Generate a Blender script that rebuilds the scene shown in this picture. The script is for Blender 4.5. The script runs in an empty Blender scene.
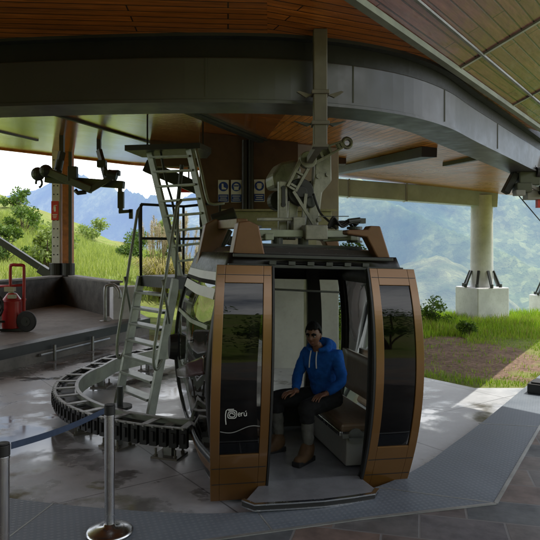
import bpy, bmesh, math, random
import numpy as np
from mathutils import Vector, Matrix, noise
random.seed(7)
rng = np.random.default_rng(11)
R = math.radians
scene = bpy.context.scene
COL = scene.collection

# ------------------------------------------------------------------ materials
class NT:
    def __init__(self, name):
        self.m = bpy.data.materials.new(name); self.m.use_nodes = True
        self.t = self.m.node_tree; self.t.nodes.clear()
        self.out = self.n('ShaderNodeOutputMaterial')
    def n(self, typ, **kw):
        nd = self.t.nodes.new(typ)
        for k, v in kw.items():
            if k.startswith('i_'):
                nd.inputs[k[2:].replace('_', ' ')].default_value = v
            else: setattr(nd, k, v)
        return nd
    def l(self, a, b): self.t.links.new(a, b)
    def coords(self, kind='Object', scale=(1, 1, 1), rot=(0, 0, 0)):
        tc = self.n('ShaderNodeTexCoord'); mp = self.n('ShaderNodeMapping')
        mp.inputs['Scale'].default_value = scale; mp.inputs['Rotation'].default_value = rot
        self.l(tc.outputs[kind], mp.inputs['Vector']); return mp.outputs['Vector']
    def noise(self, vec, scale, detail=6, rough=.55):
        nd = self.n('ShaderNodeTexNoise'); nd.inputs['Scale'].default_value = scale
        nd.inputs['Detail'].default_value = detail; nd.inputs['Roughness'].default_value = rough
        self.l(vec, nd.inputs['Vector']); return nd.outputs['Fac']
    def ramp(self, fac, stops):
        r = self.n('ShaderNodeValToRGB'); e = r.color_ramp.elements
        while len(e) > 1: e.remove(e[0])
        for i, (p, c) in enumerate(stops):
            el = e[0] if i == 0 else e.new(p)
            el.position = p
            el.color = (c, c, c, 1) if isinstance(c, (int, float)) else (*c, 1)
        self.l(fac, r.inputs['Fac']); return r.outputs['Color']
    def mix(self, a, b, fac, mode='MIX'):
        m = self.n('ShaderNodeMix', data_type='RGBA', blend_type=mode)
        for s, v in ((m.inputs[0], fac), (m.inputs[6], a), (m.inputs[7], b)):
            if hasattr(v, 'is_output'): self.l(v, s)
            elif isinstance(v, (int, float)): s.default_value = v
            else: s.default_value = (*v, 1)
        return m.outputs[2]
    def math(self, op, a, b=0.0):
        m = self.n('ShaderNodeMath', operation=op)
        for s, v in ((m.inputs[0], a), (m.inputs[1], b)):
            if hasattr(v, 'is_output'): self.l(v, s)
            else: s.default_value = v
        return m.outputs[0]
    def bump(self, h, strength=.3, dist=.01, nrm=None):
        b = self.n('ShaderNodeBump'); b.inputs['Strength'].default_value = strength
        b.inputs['Distance'].default_value = dist; self.l(h, b.inputs['Height'])
        if nrm: self.l(nrm, b.inputs['Normal'])
        return b.outputs['Normal']
    def bsdf(self, color, rough=.5, metal=0., normal=None, spec=.5, **kw):
        p = self.n('ShaderNodeBsdfPrincipled')
        for key, v in (('Base Color', color), ('Roughness', rough), ('Metallic', metal), ('Specular IOR Level', spec)):
            if hasattr(v, 'is_output'): self.l(v, p.inputs[key])
            elif isinstance(v, (int, float)): p.inputs[key].default_value = v
            else: p.inputs[key].default_value = (*v, 1)
        if normal: self.l(normal, p.inputs['Normal'])
        for k, v in kw.items(): p.inputs[k.replace('_', ' ')].default_value = v
        self.l(p.outputs[0], self.out.inputs['Surface']); return p

def worn(name, col, rough=.5, metal=0., var=.35, scale=3., bump=.08, spec=.5, dirt=None, rv=.06):
    t = NT(name); v = t.coords()
    n1 = t.noise(v, scale, 8, .6); n2 = t.noise(v, scale * 9, 4, .6)
    dk = tuple(c * (1 - var) for c in col); lt = tuple(min(1, c * (1 + var * .6)) for c in col)
    c = t.ramp(n1, [(.3, dk), (.7, lt)])
    if dirt: c = t.mix(c, dirt, t.ramp(n2, [(.52, 0.), (.78, .4)]))
    rr = t.ramp(n2, [(.3, max(.03, rough - rv)), (.7, min(1, rough + rv))])
    t.bsdf(c, rr, metal, t.bump(n2, bump, .01) if bump else None, spec)
    return t.m

M = {}
M['steel'] = worn('galvanised_steel', (.36, .37, .36), .42, .6)
M['bright_steel'] = worn('brushed_stainless', (.55, .55, .56), .24, 1., .05, 2, 0)
M['dark_steel'] = worn('dark_painted_steel', (.035, .04, .038), .45, 0)
M['green_steel'] = worn('pale_green_steel', (.30, .33, .26), .45, .2)
M['cream_steel'] = worn('cream_painted_steel', (.42, .40, .27), .5, 0, dirt=(.12, .1, .06))
M['ring_steel'] = worn('grey_ring_beam_paint', (.072, .072, .073), .34, .1, .25, .7)
M['black'] = worn('black_rubber', (.012, .012, .013), .55, 0)
M['black_gloss'] = worn('black_lacquer', (.012, .011, .011), .4, 0, bump=0, spec=.3)
def bronze():
    t = NT('bronze_gold_paint'); v = t.coords()
    n = t.noise(v, 1.1, 3, .5)
    c = t.ramp(n, [(.35, (.135, .064, .016)), (.65, (.19, .09, .022))])
    t.bsdf(c, .32, .4, None, .5, Coat_Weight=.4, Coat_Roughness=.12); return t.m
M['gold'] = bronze()
M['grip_steel'] = worn('greasy_machine_steel', (.24, .235, .20), .42, .35, .45, 5, .1, .5, (.06, .055, .045))
M['beam_grey'] = worn('grey_box_beam', (.50, .54, .66), .5, .1, .25, 1.5, .1, .4, (.36, .37, .42))
M['brown'] = worn('dark_bronze_paint', (.15, .07, .03), .4, .2, .25)
M['rust'] = worn('orange_timber', (.40, .13, .035), .55, 0, .4, 6)
M['concrete'] = worn('pale_concrete', (.66, .67, .68), .8, 0, .22, 1.6, .2, .3, (.42, .41, .38))
M['dark_concrete'] = worn('stained_concrete', (.10, .095, .085), .75, 0, .5, 2.4, .3, .3, (.03, .028, .025))
M['ledge'] = worn('ledge_concrete', (.24, .225, .2), .65, 0, .35, 1.4, .2, .4, (.1, .095, .085))
M['cream_pier'] = worn('cream_plaster', (.55, .54, .51), .8, 0, .2, 1.5, .1, .3, (.4, .38, .33))
M['red'] = worn('red_enamel', (.42, .02, .02), .35, 0, .2)
M['white'] = worn('white_enamel', (.75, .75, .74), .45, 0, .08)
M['sign_blue'] = worn('sign_blue', (.02, .06, .32), .45, 0, .1)
M['sign_red'] = worn('sign_red', (.6, .03, .03), .45, 0, .1)
M['hair'] = worn('black_hair', (.006, .005, .005), .7, 0, .3, 60, .3, .15)
M['skin'] = worn('brown_skin', (.20, .09, .052), .5, 0, .12, 12, .03)
M['hoodie'] = worn('blue_fleece', (.012, .095, .40), .9, 0, .25, 14, .3, .2)
M['cord'] = worn('white_cord', (.7, .7, .7), .7, 0, .1)
M['trouser'] = worn('black_cloth', (.018, .018, .02), .9, 0, .3, 14, .2, .2)
M['gaiter'] = worn('grey_cloth', (.13, .127, .12), .9, 0, .3, 14, .2, .2)
M['boot'] = worn('tan_leather', (.09, .05, .025), .7, 0, .35, 14, .2, .3)
M['eye'] = worn('dark_eye', (.02, .015, .012), .15, 0, .1)
M['eyewhite'] = worn('eye_white', (.22, .20, .19), .3, 0, .05)
M['lip'] = worn('lip', (.2, .07, .05), .5, 0, .1)
M['belt'] = worn('navy_webbing', (.042, .06, .105), .8, 0, .15, 40, .3, .2)
M['cushion'] = worn('tan_vinyl', (.16, .105, .065), .45, 0, .2)
M['bench'] = worn('grey_moulded_panel', (.3, .29, .28), .5, 0, .15)
M['cabin_floor'] = worn('grey_rubber_floor', (.17, .175, .185), .5, 0, .25, 6)
M['plume'] = worn('cream_plume', (.62, .55, .40), .95, 0, .2, 20, 0, .1)
M['bark'] = worn('bark', (.09, .06, .04), .9, 0, .3, 20)

def glass(name, tint, rough=.015, ior=1.42, wob=.025):
    t = NT(name)
    tr = t.n('ShaderNodeBsdfTransparent'); tr.inputs[0].default_value = (*tint, 1)
    gl = t.n('ShaderNodeBsdfGlossy'); gl.inputs['Roughness'].default_value = rough
    gl.inputs['Color'].default_value = (.9, .9, .9, 1)
    v = t.coords(); nb = t.bump(t.noise(v, 2.2, 2), wob, .05)
    t.l(nb, gl.inputs['Normal'])
    fr = t.n('ShaderNodeFresnel'); fr.inputs['IOR'].default_value = ior; t.l(nb, fr.inputs['Normal'])
    mx = t.n('ShaderNodeMixShader'); t.l(fr.outputs[0], mx.inputs[0]); t.l(tr.outputs[0], mx.inputs[1]); t.l(gl.outputs[0], mx.inputs[2])
    t.l(mx.outputs[0], t.out.inputs['Surface']); return t.m
M['glass_dark'] = glass('smoked_glass', (.16, .15, .14))
M['glass_side'] = glass('smoked_side_glass', (.34, .33, .31), .02, 2.1)
M['glass_clear'] = glass('lightly_tinted_glass', (.66, .70, .66), .02, 1.16, 0.)

def wood(name, ang, base=(.27, .075, .018), row=.095, rough=.2, grey=0., coat=.18):
    t = NT(name); v = t.coords(rot=(0, 0, ang))
    br = t.n('ShaderNodeTexBrick'); br.offset = .37; t.l(v, br.inputs['Vector'])
    for k, val in (('Scale', 1.), ('Mortar Size', .006), ('Mortar Smooth', .3), ('Bias', 0.), ('Brick Width', 1.9), ('Row Height', row)):
        br.inputs[k].default_value = val
    br.inputs['Color1'].default_value = (0, 0, 0, 1); br.inputs['Color2'].default_value = (1, 1, 1, 1); br.inputs['Mortar'].default_value = (.5, .5, .5, 1)
    vs = t.coords(scale=(.9, 12, 1), rot=(0, 0, ang))
    # Mapping applies scale before rotation, so rotate first with a chained mapping
    mp = t.n('ShaderNodeMapping'); mp.inputs['Scale'].default_value = (1.1, 16, 1); t.l(v, mp.inputs['Vector'])
    g = t.noise(mp.outputs['Vector'], 2.0, 8, .65)
    big = t.noise(v, .8, 3)
    dk = tuple(c * .45 for c in base); lt = tuple(c * 1.5 for c in base)
    c1 = t.ramp(g, [(.3, dk), (.7, lt)])
    c2 = t.mix(c1, tuple(c * .55 for c in base), t.math('MULTIPLY', br.outputs['Color'], .55))
    if grey: c2 = t.mix(c2, (.2, .19, .195), t.ramp(g, [(.35, grey * .4), (.6, grey)]))  # pale grey streaked into the grain as painted sheen
    c3 = t.mix(c2, tuple(c * .12 for c in base), br.outputs['Fac'])
    mp2 = t.n('ShaderNodeMapping'); mp2.inputs['Scale'].default_value = (2.2, 7, 1); t.l(v, mp2.inputs['Vector'])
    warp = t.noise(mp2.outputs['Vector'], 1.5, 3, .5)
    h = t.math('ADD', t.math('MULTIPLY', br.outputs['Fac'], -.8), t.math('ADD', t.math('MULTIPLY', warp, .55), t.math('MULTIPLY', br.outputs['Color'], .25)))
    nb = t.bump(h, .9, .025)
    rr = t.ramp(big, [(.3, rough * .8), (.7, rough * 1.6)])
    t.bsdf(c3, rr, 0, nb, .35, Coat_Weight=coat, Coat_Roughness=.14)
    return t.m
M['wood_x'] = wood('varnished_boards_across', R(-4), (.66, .20, .026), .10, .15, 0., .8)
M['wood_d'] = wood('varnished_boards_slanting', R(-24), (.66, .20, .026), .10, .22, 0., .4)
M['wood_r'] = wood('varnished_boards_right', R(81), (.78, .30, .055), .11, .28, 0., .14)
M['wood_soffit'] = wood('grey_sheen_soffit_boards', R(-53), (.30, .10, .085), .10, .2, .22, .4)
M['wood_wall'] = worn('brown_cabinet_boards', (.10, .055, .03), .6, 0, .3, 4)

def floor_concrete():
    t = NT('wet_concrete'); v = t.coords()
    n1 = t.noise(v, .55, 7, .6); n2 = t.noise(v, 4.5, 8, .65); n3 = t.noise(v, 30, 4)
    c = t.ramp(n2, [(.28, (.34, .35, .36)), (.72, (.54, .55, .56))])
    wet = t.ramp(n1, [(.49, 0.), (.57, 1.)])
    wet2 = t.ramp(t.noise(t.coords(scale=(1, 1.6, 1)), 1.1, 7, .62), [(.57, 0.), (.64, 1.)])
    w = t.math('MAXIMUM', wet, wet2)
    c = t.mix(c, (.30, .28, .25), t.math('MULTIPLY', w, .9), 'MULTIPLY')
    br = t.n('ShaderNodeTexBrick'); t.l(t.coords(rot=(0, 0, R(-35))), br.inputs['Vector']); br.offset = 0.
    for k, val in (('Scale', 1.), ('Mortar Size', .008), ('Brick Width', 2.6), ('Row Height', 2.6)): br.inputs[k].default_value = val
    c = t.mix(c, (.05, .05, .05), t.math('MULTIPLY', br.outputs['Fac'], .7))
    rr = t.mix(t.ramp(n2, [(.3, .30), (.7, .46)]), (.08, .08, .08), w)
    h = t.mix(n3, (.5, .5, .5), w)
    t.bsdf(c, rr, 0, t.bump(h, .12, .01), .5); return t.m
M['floor'] = floor_concrete()

def plate():
    t = NT('studded_grey_plate'); v = t.coords(rot=(0, 0, R(-20)))
    vo = t.n('ShaderNodeTexVoronoi'); vo.inputs['Scale'].default_value = 22; vo.inputs['Randomness'].default_value = 0.
    t.l(v, vo.inputs['Vector'])
    st = t.ramp(vo.outputs['Distance'], [(.22, 1.), (.36, 0.)])
    n = t.noise(v, 1.6, 8, .6)
    c = t.ramp(n, [(.3, (.115, .14, .17)), (.7, (.19, .22, .25))])
    c = t.mix(c, (.30, .32, .34), t.math('MULTIPLY', st, .25))
    t.bsdf(c, t.ramp(n, [(.3, .38), (.7, .6)]), .1, t.bump(st, .25, .004), .4); return t.m
M['plate'] = plate()

def flags():
    t = NT('stone_flags'); v = t.coords(rot=(0, 0, R(14)))
    br = t.n('ShaderNodeTexBrick'); br.offset = .43; t.l(v, br.inputs['Vector'])
    for k, val in (('Scale', 1.), ('Mortar Size', .009), ('Mortar Smooth', .2), ('Brick Width', .62), ('Row Height', .40)): br.inputs[k].default_value = val
    br.inputs['Color1'].default_value = (0, 0, 0, 1); br.inputs['Color2'].default_value = (1, 1, 1, 1); br.inputs['Mortar'].default_value = (.5, .5, .5, 1)
    n = t.noise(v, 5, 9, .65); nb = t.noise(v, 1.3, 4)
    tone = t.ramp(br.outputs['Color'], [(0, (.12, .12, .13)), (.35, (.17, .125, .105)), (.65, (.10, .115, .125)), (1, (.22, .16, .125))])
    c = t.mix(tone, t.ramp(n, [(.3, (.5, .5, .5)), (.7, (1.25, 1.22, 1.2))]), 1., 'MULTIPLY')
    c = t.mix(c, (.16, .155, .15), br.outputs['Fac'])
    h = t.math('ADD', t.math('MULTIPLY', n, .6), t.math('MULTIPLY', br.outputs['Fac'], -.8))
    t.bsdf(c, t.ramp(nb, [(.35, .35), (.65, .7)]), 0, t.bump(h, .5, .012), .4); return t.m
M['flags'] = flags()

def leafmat(name, c0, c1, trans=.35):
    t = NT(name)
    gi = t.n('ShaderNodeNewGeometry')
    n = t.noise(t.coords(), 1.7, 5)
    f = t.math('ADD', t.math('MULTIPLY', gi.outputs['Random Per Island'], .6), t.math('MULTIPLY', n, .5))
    c = t.ramp(f, [(.1, c0), (.9, c1)])
    d = t.n('ShaderNodeBsdfPrincipled'); d.inputs['Roughness'].default_value = .6; d.inputs['Specular IOR Level'].default_value = .25
    tr = t.n('ShaderNodeBsdfTranslucent'); t.l(c, d.inputs['Base Color'])
    t.l(t.mix(c, (1.3, 1.4, .6), 1., 'MULTIPLY'), tr.inputs['Color'])
    mx = t.n('ShaderNodeMixShader'); mx.inputs[0].default_value = trans
    t.l(d.outputs[0], mx.inputs[1]); t.l(tr.outputs[0], mx.inputs[2]); t.l(mx.outputs[0], t.out.inputs['Surface']); return t.m
M['grass'] = leafmat('meadow_grass', (.09, .19, .016), (.33, .45, .05))
M['leaf'] = leafmat('shrub_leaf', (.03, .07, .012), (.12, .19, .04))
M['leaf_pale'] = leafmat('pale_leaf', (.11, .17, .05), (.30, .36, .14))
M['reed'] = leafmat('dry_reed', (.2, .17, .06), (.36, .32, .14))

def ground_mat():
    t = NT('grassy_ground'); v = t.coords()
    n = t.noise(v, 1.3, 9, .65); nb = t.noise(v, .09, 6, .6); nf = t.noise(v, 14, 6)
    c = t.ramp(n, [(.3, (.08, .12, .02)), (.55, (.15, .20, .04)), (.75, (.25, .27, .09))])
    c = t.mix(c, (.20, .19, .075), t.ramp(nb, [(.45, 0.), (.6, .75)]))
    # bare worn earth beside the slab
    sep = t.n('ShaderNodeSeparateXYZ'); t.l(v, sep.inputs[0])
    dx = t.math('MULTIPLY', t.math('SUBTRACT', sep.outputs['X'], 4.05), .62)
    dy = t.math('MULTIPLY', t.math('SUBTRACT', sep.outputs['Y'], 12.6), .36)
    dd = t.math('ADD', t.math('MULTIPLY', dx, dx), t.math('MULTIPLY', dy, dy))
    dd = t.math('ADD', dd, t.math('MULTIPLY', t.math('SUBTRACT', n, .5), 3.2))
    earth = t.mix(t.ramp(nf, [(.3, (.13, .08, .055)), (.7, (.30, .21, .15))]), t.ramp(t.noise(v, 3.2, 8, .7), [(.3, .55), (.7, 1.25)]), 1., 'MULTIPLY')
    c = t.mix(c, earth, t.ramp(dd, [(.6, 1.), (1.25, 0.)]))
    t.bsdf(c, .95, 0, t.bump(nf, .6, .05), .15); return t.m
M['ground'] = ground_mat()

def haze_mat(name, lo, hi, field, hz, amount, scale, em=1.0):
    """sunlit hillside with haze painted in as a bluish glow, more of it on farther hills"""
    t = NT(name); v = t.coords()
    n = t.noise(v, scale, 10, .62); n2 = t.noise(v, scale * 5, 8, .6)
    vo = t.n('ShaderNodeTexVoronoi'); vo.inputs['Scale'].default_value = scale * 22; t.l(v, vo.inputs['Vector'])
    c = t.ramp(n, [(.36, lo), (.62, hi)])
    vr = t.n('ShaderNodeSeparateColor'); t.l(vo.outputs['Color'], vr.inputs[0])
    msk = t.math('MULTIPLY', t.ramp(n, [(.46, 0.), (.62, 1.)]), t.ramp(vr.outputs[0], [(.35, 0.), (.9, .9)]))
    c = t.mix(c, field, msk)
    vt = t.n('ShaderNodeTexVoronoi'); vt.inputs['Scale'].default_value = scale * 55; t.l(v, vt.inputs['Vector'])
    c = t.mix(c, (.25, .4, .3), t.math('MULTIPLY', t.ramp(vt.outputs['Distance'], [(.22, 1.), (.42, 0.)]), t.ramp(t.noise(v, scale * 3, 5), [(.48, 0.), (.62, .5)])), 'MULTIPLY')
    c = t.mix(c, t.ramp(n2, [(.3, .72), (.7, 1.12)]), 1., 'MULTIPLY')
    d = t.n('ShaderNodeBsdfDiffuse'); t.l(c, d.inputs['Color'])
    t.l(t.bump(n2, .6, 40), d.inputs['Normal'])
    e = t.n('ShaderNodeEmission'); e.inputs['Color'].default_value = (*hz, 1); e.inputs['Strength'].default_value = em  # haze painted as a glow of the hill itself
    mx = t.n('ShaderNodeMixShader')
    if amount is None:      # painted haze grows with distance and over the range to the west
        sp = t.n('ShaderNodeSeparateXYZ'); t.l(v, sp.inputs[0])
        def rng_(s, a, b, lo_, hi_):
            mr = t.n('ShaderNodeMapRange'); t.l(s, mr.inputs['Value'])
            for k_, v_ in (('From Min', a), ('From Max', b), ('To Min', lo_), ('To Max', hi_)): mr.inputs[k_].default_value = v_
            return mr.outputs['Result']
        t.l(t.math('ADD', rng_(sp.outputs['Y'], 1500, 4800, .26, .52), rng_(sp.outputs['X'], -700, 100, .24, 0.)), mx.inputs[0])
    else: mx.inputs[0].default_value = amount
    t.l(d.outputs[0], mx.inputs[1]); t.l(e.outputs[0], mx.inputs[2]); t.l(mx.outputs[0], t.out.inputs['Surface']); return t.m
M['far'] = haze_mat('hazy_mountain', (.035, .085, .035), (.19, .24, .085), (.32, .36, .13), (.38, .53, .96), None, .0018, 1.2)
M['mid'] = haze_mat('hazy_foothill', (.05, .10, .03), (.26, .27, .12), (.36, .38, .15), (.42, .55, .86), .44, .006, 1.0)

# ------------------------------------------------------------------ mesh helpers
class MB:
    def __init__(s): s.bm = bmesh.new()
    def box(s, c, size, rot=None):
        r = bmesh.ops.create_cube(s.bm, size=1)
        m = Matrix.Translation(c) @ (rot.to_4x4() if rot else Matrix.Identity(4)) @ Matrix.Diagonal((*size, 1))
        bmesh.ops.transform(s.bm, matrix=m, verts=r['verts']); return s
    def bar(s, a, b, w, h, up=(0, 0, 1), ext=0.):
        a, b = Vector(a), Vector(b); d = (b - a); L = d.length; d.normalize()
        u = Vector(up)
        if abs(d.dot(u)) > .98: u = Vector((0, 1, 0))
        x = d.cross(u).normalized(); z = x.cross(d)
        rot = Matrix((x, d, z)).transposed()
        return s.box((a + b) / 2, (w, L + 2 * ext, h), rot)
    def cyl(s, a, b, r0, r1=None, seg=16):
        a, b = Vector(a), Vector(b); d = b - a
        q = d.to_track_quat('Z', 'Y').to_matrix().to_4x4()
        bmesh.ops.create_cone(s.bm, cap_ends=True, segments=seg, radius1=r0, radius2=r0 if r1 is None else r1, depth=d.length,
                              matrix=Matrix.Translation((a + b) / 2) @ q); return s
    def sphere(s, c, r, sc=(1, 1, 1), seg=16):
        bmesh.ops.create_uvsphere(s.bm, u_segments=seg, v_segments=max(6, seg // 2), radius=r, matrix=Matrix.Translation(c) @ Matrix.Diagonal((*sc, 1))); return s
    def tube(s, pts, r, seg=8, closed=False, flat=None):
        pts = [Vector(p) for p in pts]; n = len(pts); rings = []
        prev = None
        for i, p in enumerate(pts):
            if closed: t = pts[(i + 1) % n] - pts[i - 1]
            else: t = pts[min(i + 1, n - 1)] - pts[max(i - 1, 0)]
            t.normalize()
            if prev is None:
                u = Vector((0, 0, 1)) if abs(t.z) < .9 else Vector((0, 1, 0))
            else: u = prev
            x = t.cross(u).normalized(); u = x.cross(t).normalized(); prev = u
            rr = r[i] if isinstance(r, (list, tuple)) else r
            rings.append([s.bm.verts.new(p + (x * math.cos(k * 2 * math.pi / seg) + u * math.sin(k * 2 * math.pi / seg)) * rr) for k in range(seg)])
        for i in range(n if closed else n - 1):
            A, B = rings[i], rings[(i + 1) % n]
            for k in range(seg): s.bm.faces.new((A[k], A[(k + 1) % seg], B[(k + 1) % seg], B[k]))
        if not closed:
            s.bm.faces.new(rings[0]); s.bm.faces.new(rings[-1][::-1])
        return s
    def sweep(s, pts, prof, closed=False):
        """profile (offset to the right, height) carried along a level path"""
        pts = [Vector(p) for p in pts]; n = len(pts); rings = []
        for i, p in enumerate(pts):
            t = pts[min(i + 1, n - 1)] - pts[max(i - 1, 0)]; t.z = 0; t.normalize()
            nr = Vector((t.y, -t.x, 0))
            rings.append([s.bm.verts.new(p + nr * o + Vector((0, 0, h))) for o, h in prof])
        k = len(prof)
        for i in range(n - 1):
            for j in range(k): s.bm.faces.new((rings[i][j], rings[i][(j + 1) % k], rings[i + 1][(j + 1) % k], rings[i + 1][j]))
        s.bm.faces.new(rings[0]); s.bm.faces.new(rings[-1][::-1]); return s
    def prism(s, poly, z0, z1):
        """poly of (x,y) extruded; z0/z1 numbers or functions of (x,y)"""
        f0 = z0 if callable(z0) else (lambda x, y: z0); f1 = z1 if callable(z1) else (lambda x, y: z1)
        A = [s.bm.verts.new((x, y, f0(x, y))) for x, y in poly]; B = [s.bm.verts.new((x, y, f1(x, y))) for x, y in poly]
        n = len(poly)
        s.bm.faces.new(A[::-1]); s.bm.faces.new(B)
        for i in range(n): s.bm.faces.new((A[i], A[(i + 1) % n], B[(i + 1) % n], B[i]))
        return s
    def slab(s, poly3, d):
        """planar polygon of 3-D points pushed along vector d"""
        d = Vector(d); A = [s.bm.verts.new(p) for p in poly3]; B = [s.bm.verts.new(Vector(p) + d) for p in poly3]; n = len(A)
        s.bm.faces.new(A[::-1]); s.bm.faces.new(B)
        for i in range(n): s.bm.faces.new((A[i], A[(i + 1) % n], B[(i + 1) % n], B[i]))
        return s
    def grid(s, f, nu, nv):
        vs = [[s.bm.verts.new(f(i / nu, j / nv)) for j in range(nv + 1)] for i in range(nu + 1)]
        for i in range(nu):
            for j in range(nv): s.bm.faces.new((vs[i][j], vs[i + 1][j], vs[i + 1][j + 1], vs[i][j + 1]))
        return s
    def xf(s, m): bmesh.ops.transform(s.bm, matrix=m, verts=s.bm.verts); return s
    def build(s, name, mat, parent=None, bevel=0., smooth=False, solid=0., local=False, each=False):
        if each:                                  # every loose piece becomes a part of its own
            seen = set(); o = None
            for v in list(s.bm.verts):
                if v in seen: continue
                st = [v]; isl = set()
                while st:
                    q = st.pop()
                    if q in isl: continue
                    isl.add(q); st += [e.other_vert(q) for e in q.link_edges]
                seen |= isl; p = MB(); mp = {q: p.bm.verts.new(q.co) for q in isl}
                for f in {f for q in isl for f in q.link_faces}: p.bm.faces.new([mp[q] for q in f.verts])
                o = p.build(name, mat, parent, bevel, smooth, solid, local)
            s.bm.free(); return o
        bmesh.ops.recalc_face_normals(s.bm, faces=s.bm.faces)
        me = bpy.data.meshes.new(name); s.bm.to_mesh(me); s.bm.free()
        o = bpy.data.objects.new(name, me); COL.objects.link(o)
        me.materials.append(M[mat])
        if smooth: me.shade_smooth() if hasattr(me, 'shade_smooth') else None
        if solid:
            md = o.modifiers.new('thick', 'SOLIDIFY'); md.thickness = solid; md.offset = 0
        if bevel:
            md = o.modifiers.new('edge', 'BEVEL'); md.width = bevel; md.segments = 2; md.limit_method = 'ANGLE'
        if parent is not None:
            o.parent = parent
            if not local: o.matrix_parent_inverse = base_matrix(parent).inverted()
        return o
def base_matrix(o):
    m = Matrix.Identity(4); chain = []
    while o is not None: chain.append(o); o = o.parent
    for q in reversed(chain):
        m = m @ q.matrix_parent_inverse @ Matrix.Translation(q.location) @ q.rotation_euler.to_matrix().to_4x4()
    return m
def thing(name, label, cat, loc=(0, 0, 0), rotz=0, group=None):
    o = bpy.data.objects.new(name, None); COL.objects.link(o); o.empty_display_size = .2
    o.location = loc; o.rotation_euler = (0, 0, rotz); o['label'] = label; o['category'] = cat
    if group: o['group'] = group
    return o
def tag(o, label=None, cat=None, group=None, kind=None):
    for k, v in (('label', label), ('category', cat), ('group', group), ('kind', kind)):
        if v: o[k] = v
    return o
def struct(o, label, cat): return tag(o, label, cat, None, 'structure')
def copy_tree(o, parent=None):
    c = o.copy(); COL.objects.link(c)
    if parent is not None: c.parent = parent
    for ch in list(o.children): copy_tree(ch, c)
    return c
def raw(name, V, F, mat, parent=None, smooth=False):
    """numpy mesh: V (n,3), F (m,k)"""
    me = bpy.data.meshes.new(name); V = np.asarray(V, dtype=np.float32); F = np.asarray(F, dtype=np.int32)
    me.vertices.add(len(V)); me.vertices.foreach_set('co', V.ravel())
    k = F.shape[1]; me.loops.add(F.size); me.loops.foreach_set('vertex_index', F.ravel())
    me.polygons.add(len(F)); me.polygons.foreach_set('loop_start', np.arange(0, F.size, k, dtype=np.int32))
    me.update(calc_edges=True); me.validate()
    o = bpy.data.objects.new(name, me); COL.objects.link(o); me.materials.append(M[mat])
    if smooth: me.shade_smooth()
    if parent is not None:
        o.parent = parent; o.matrix_parent_inverse = base_matrix(parent).inverted()
    return o
def catmull(pts, n=6):
    P = [Vector(p) for p in pts]; out = []
    for i in range(len(P) - 1):
        a = P[max(i - 1, 0)]; b = P[i]; c = P[i + 1]; d = P[min(i + 2, len(P) - 1)]
        for k in range(n):
            t = k / n
            out.append(.5 * ((2 * b) + (c - a) * t + (2 * a - 5 * b + 4 * c - d) * t * t + (-a + 3 * b - 3 * c + d) * t ** 3))
    out.append(P[-1]); return out

# ------------------------------------------------------------------ camera, world, sun
cam = bpy.data.cameras.new('camera'); co = bpy.data.objects.new('camera', cam); COL.objects.link(co)
co.location = (0, 0, 2.05); co.rotation_euler = (R(90), 0, 0)
cam.sensor_width = 36; cam.lens = 40; cam.shift_y = -20 / 540; cam.clip_end = 20000; cam.clip_start = .05
scene.camera = co
SUN_EL = R(60); SUN_DIR = Vector((.87, .49, 0)).normalized()      # towards the sun, on the ground
w = bpy.data.worlds.new('World'); scene.world = w; w.use_nodes = True
nt = w.node_tree; nt.nodes.clear()
wo = nt.nodes.new('ShaderNodeOutputWorld'); bg = nt.nodes.new('ShaderNodeBackground')
sky = nt.nodes.new('ShaderNodeTexSky'); sky.sky_type = 'NISHITA'; sky.sun_disc = False
sky.sun_elevation = SUN_EL; sky.sun_rotation = math.atan2(SUN_DIR.x, SUN_DIR.y); sky.altitude = 2500; sky.air_density = 1.2; sky.dust_density = 1.5
tc = nt.nodes.new('ShaderNodeTexCoord'); mp = nt.nodes.new('ShaderNodeMapping'); mp.inputs['Scale'].default_value = (1, 1, 2.6)
nz = nt.nodes.new('ShaderNodeTexNoise'); nz.inputs['Scale'].default_value = 2.4; nz.inputs['Detail'].default_value = 8; nz.inputs['Roughness'].default_value = .6
cr = nt.nodes.new('ShaderNodeValToRGB'); cr.color_ramp.elements[0].position = .38; cr.color_ramp.elements[1].position = .60
mxw = nt.nodes.new('ShaderNodeMix'); mxw.data_type = 'RGBA'
mxw.inputs[7].default_value = (20, 20.3, 20.6, 1)
nt.links.new(tc.outputs['Generated'], mp.inputs[0]); nt.links.new(mp.outputs[0], nz.inputs['Vector']); nt.links.new(nz.outputs['Fac'], cr.inputs[0])
nt.links.new(cr.outputs[0], mxw.inputs[0]); nt.links.new(sky.outputs[0], mxw.inputs[6]); nt.links.new(mxw.outputs[2], bg.inputs[0])
bg.inputs[1].default_value = .15
nt.links.new(bg.outputs[0], wo.inputs[0])
sd = bpy.data.lights.new('sun', 'SUN'); so = bpy.data.objects.new('sun', sd); COL.objects.link(so)
sd.energy = 5.0; sd.angle = R(.5); sd.color = (1, .95, .86)
sv = Vector((SUN_DIR.x * math.cos(SUN_EL), SUN_DIR.y * math.cos(SUN_EL), math.sin(SUN_EL)))
so.rotation_euler = sv.to_track_quat('Z', 'Y').to_euler(); so.location = (20, 10, 40)
scene.view_settings.view_transform = 'Standard'; scene.view_settings.look = 'None'; scene.view_settings.exposure = 0
cy = scene.cycles; cy.use_denoising = True; cy.max_bounces = 7; cy.diffuse_bounces = 4; cy.glossy_bounces = 4; cy.transparent_max_bounces = 12
cy.caustics_reflective = False; cy.caustics_refractive = False; cy.sample_clamp_indirect = 6
M['maroon'] = worn('maroon_print', (.05, .014, .016), .15, 0, .2, 5, 0)
M['faint_print'] = worn('faint_grey_print', (.2, .2, .2), .5, 0, .1)
M['pale_print'] = worn('pale_print', (.62, .62, .6), .5, 0, .05)
M['roof_grey'] = worn('cabin_roof_paint', (.07, .07, .07), .22, .1, .2)
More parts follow.
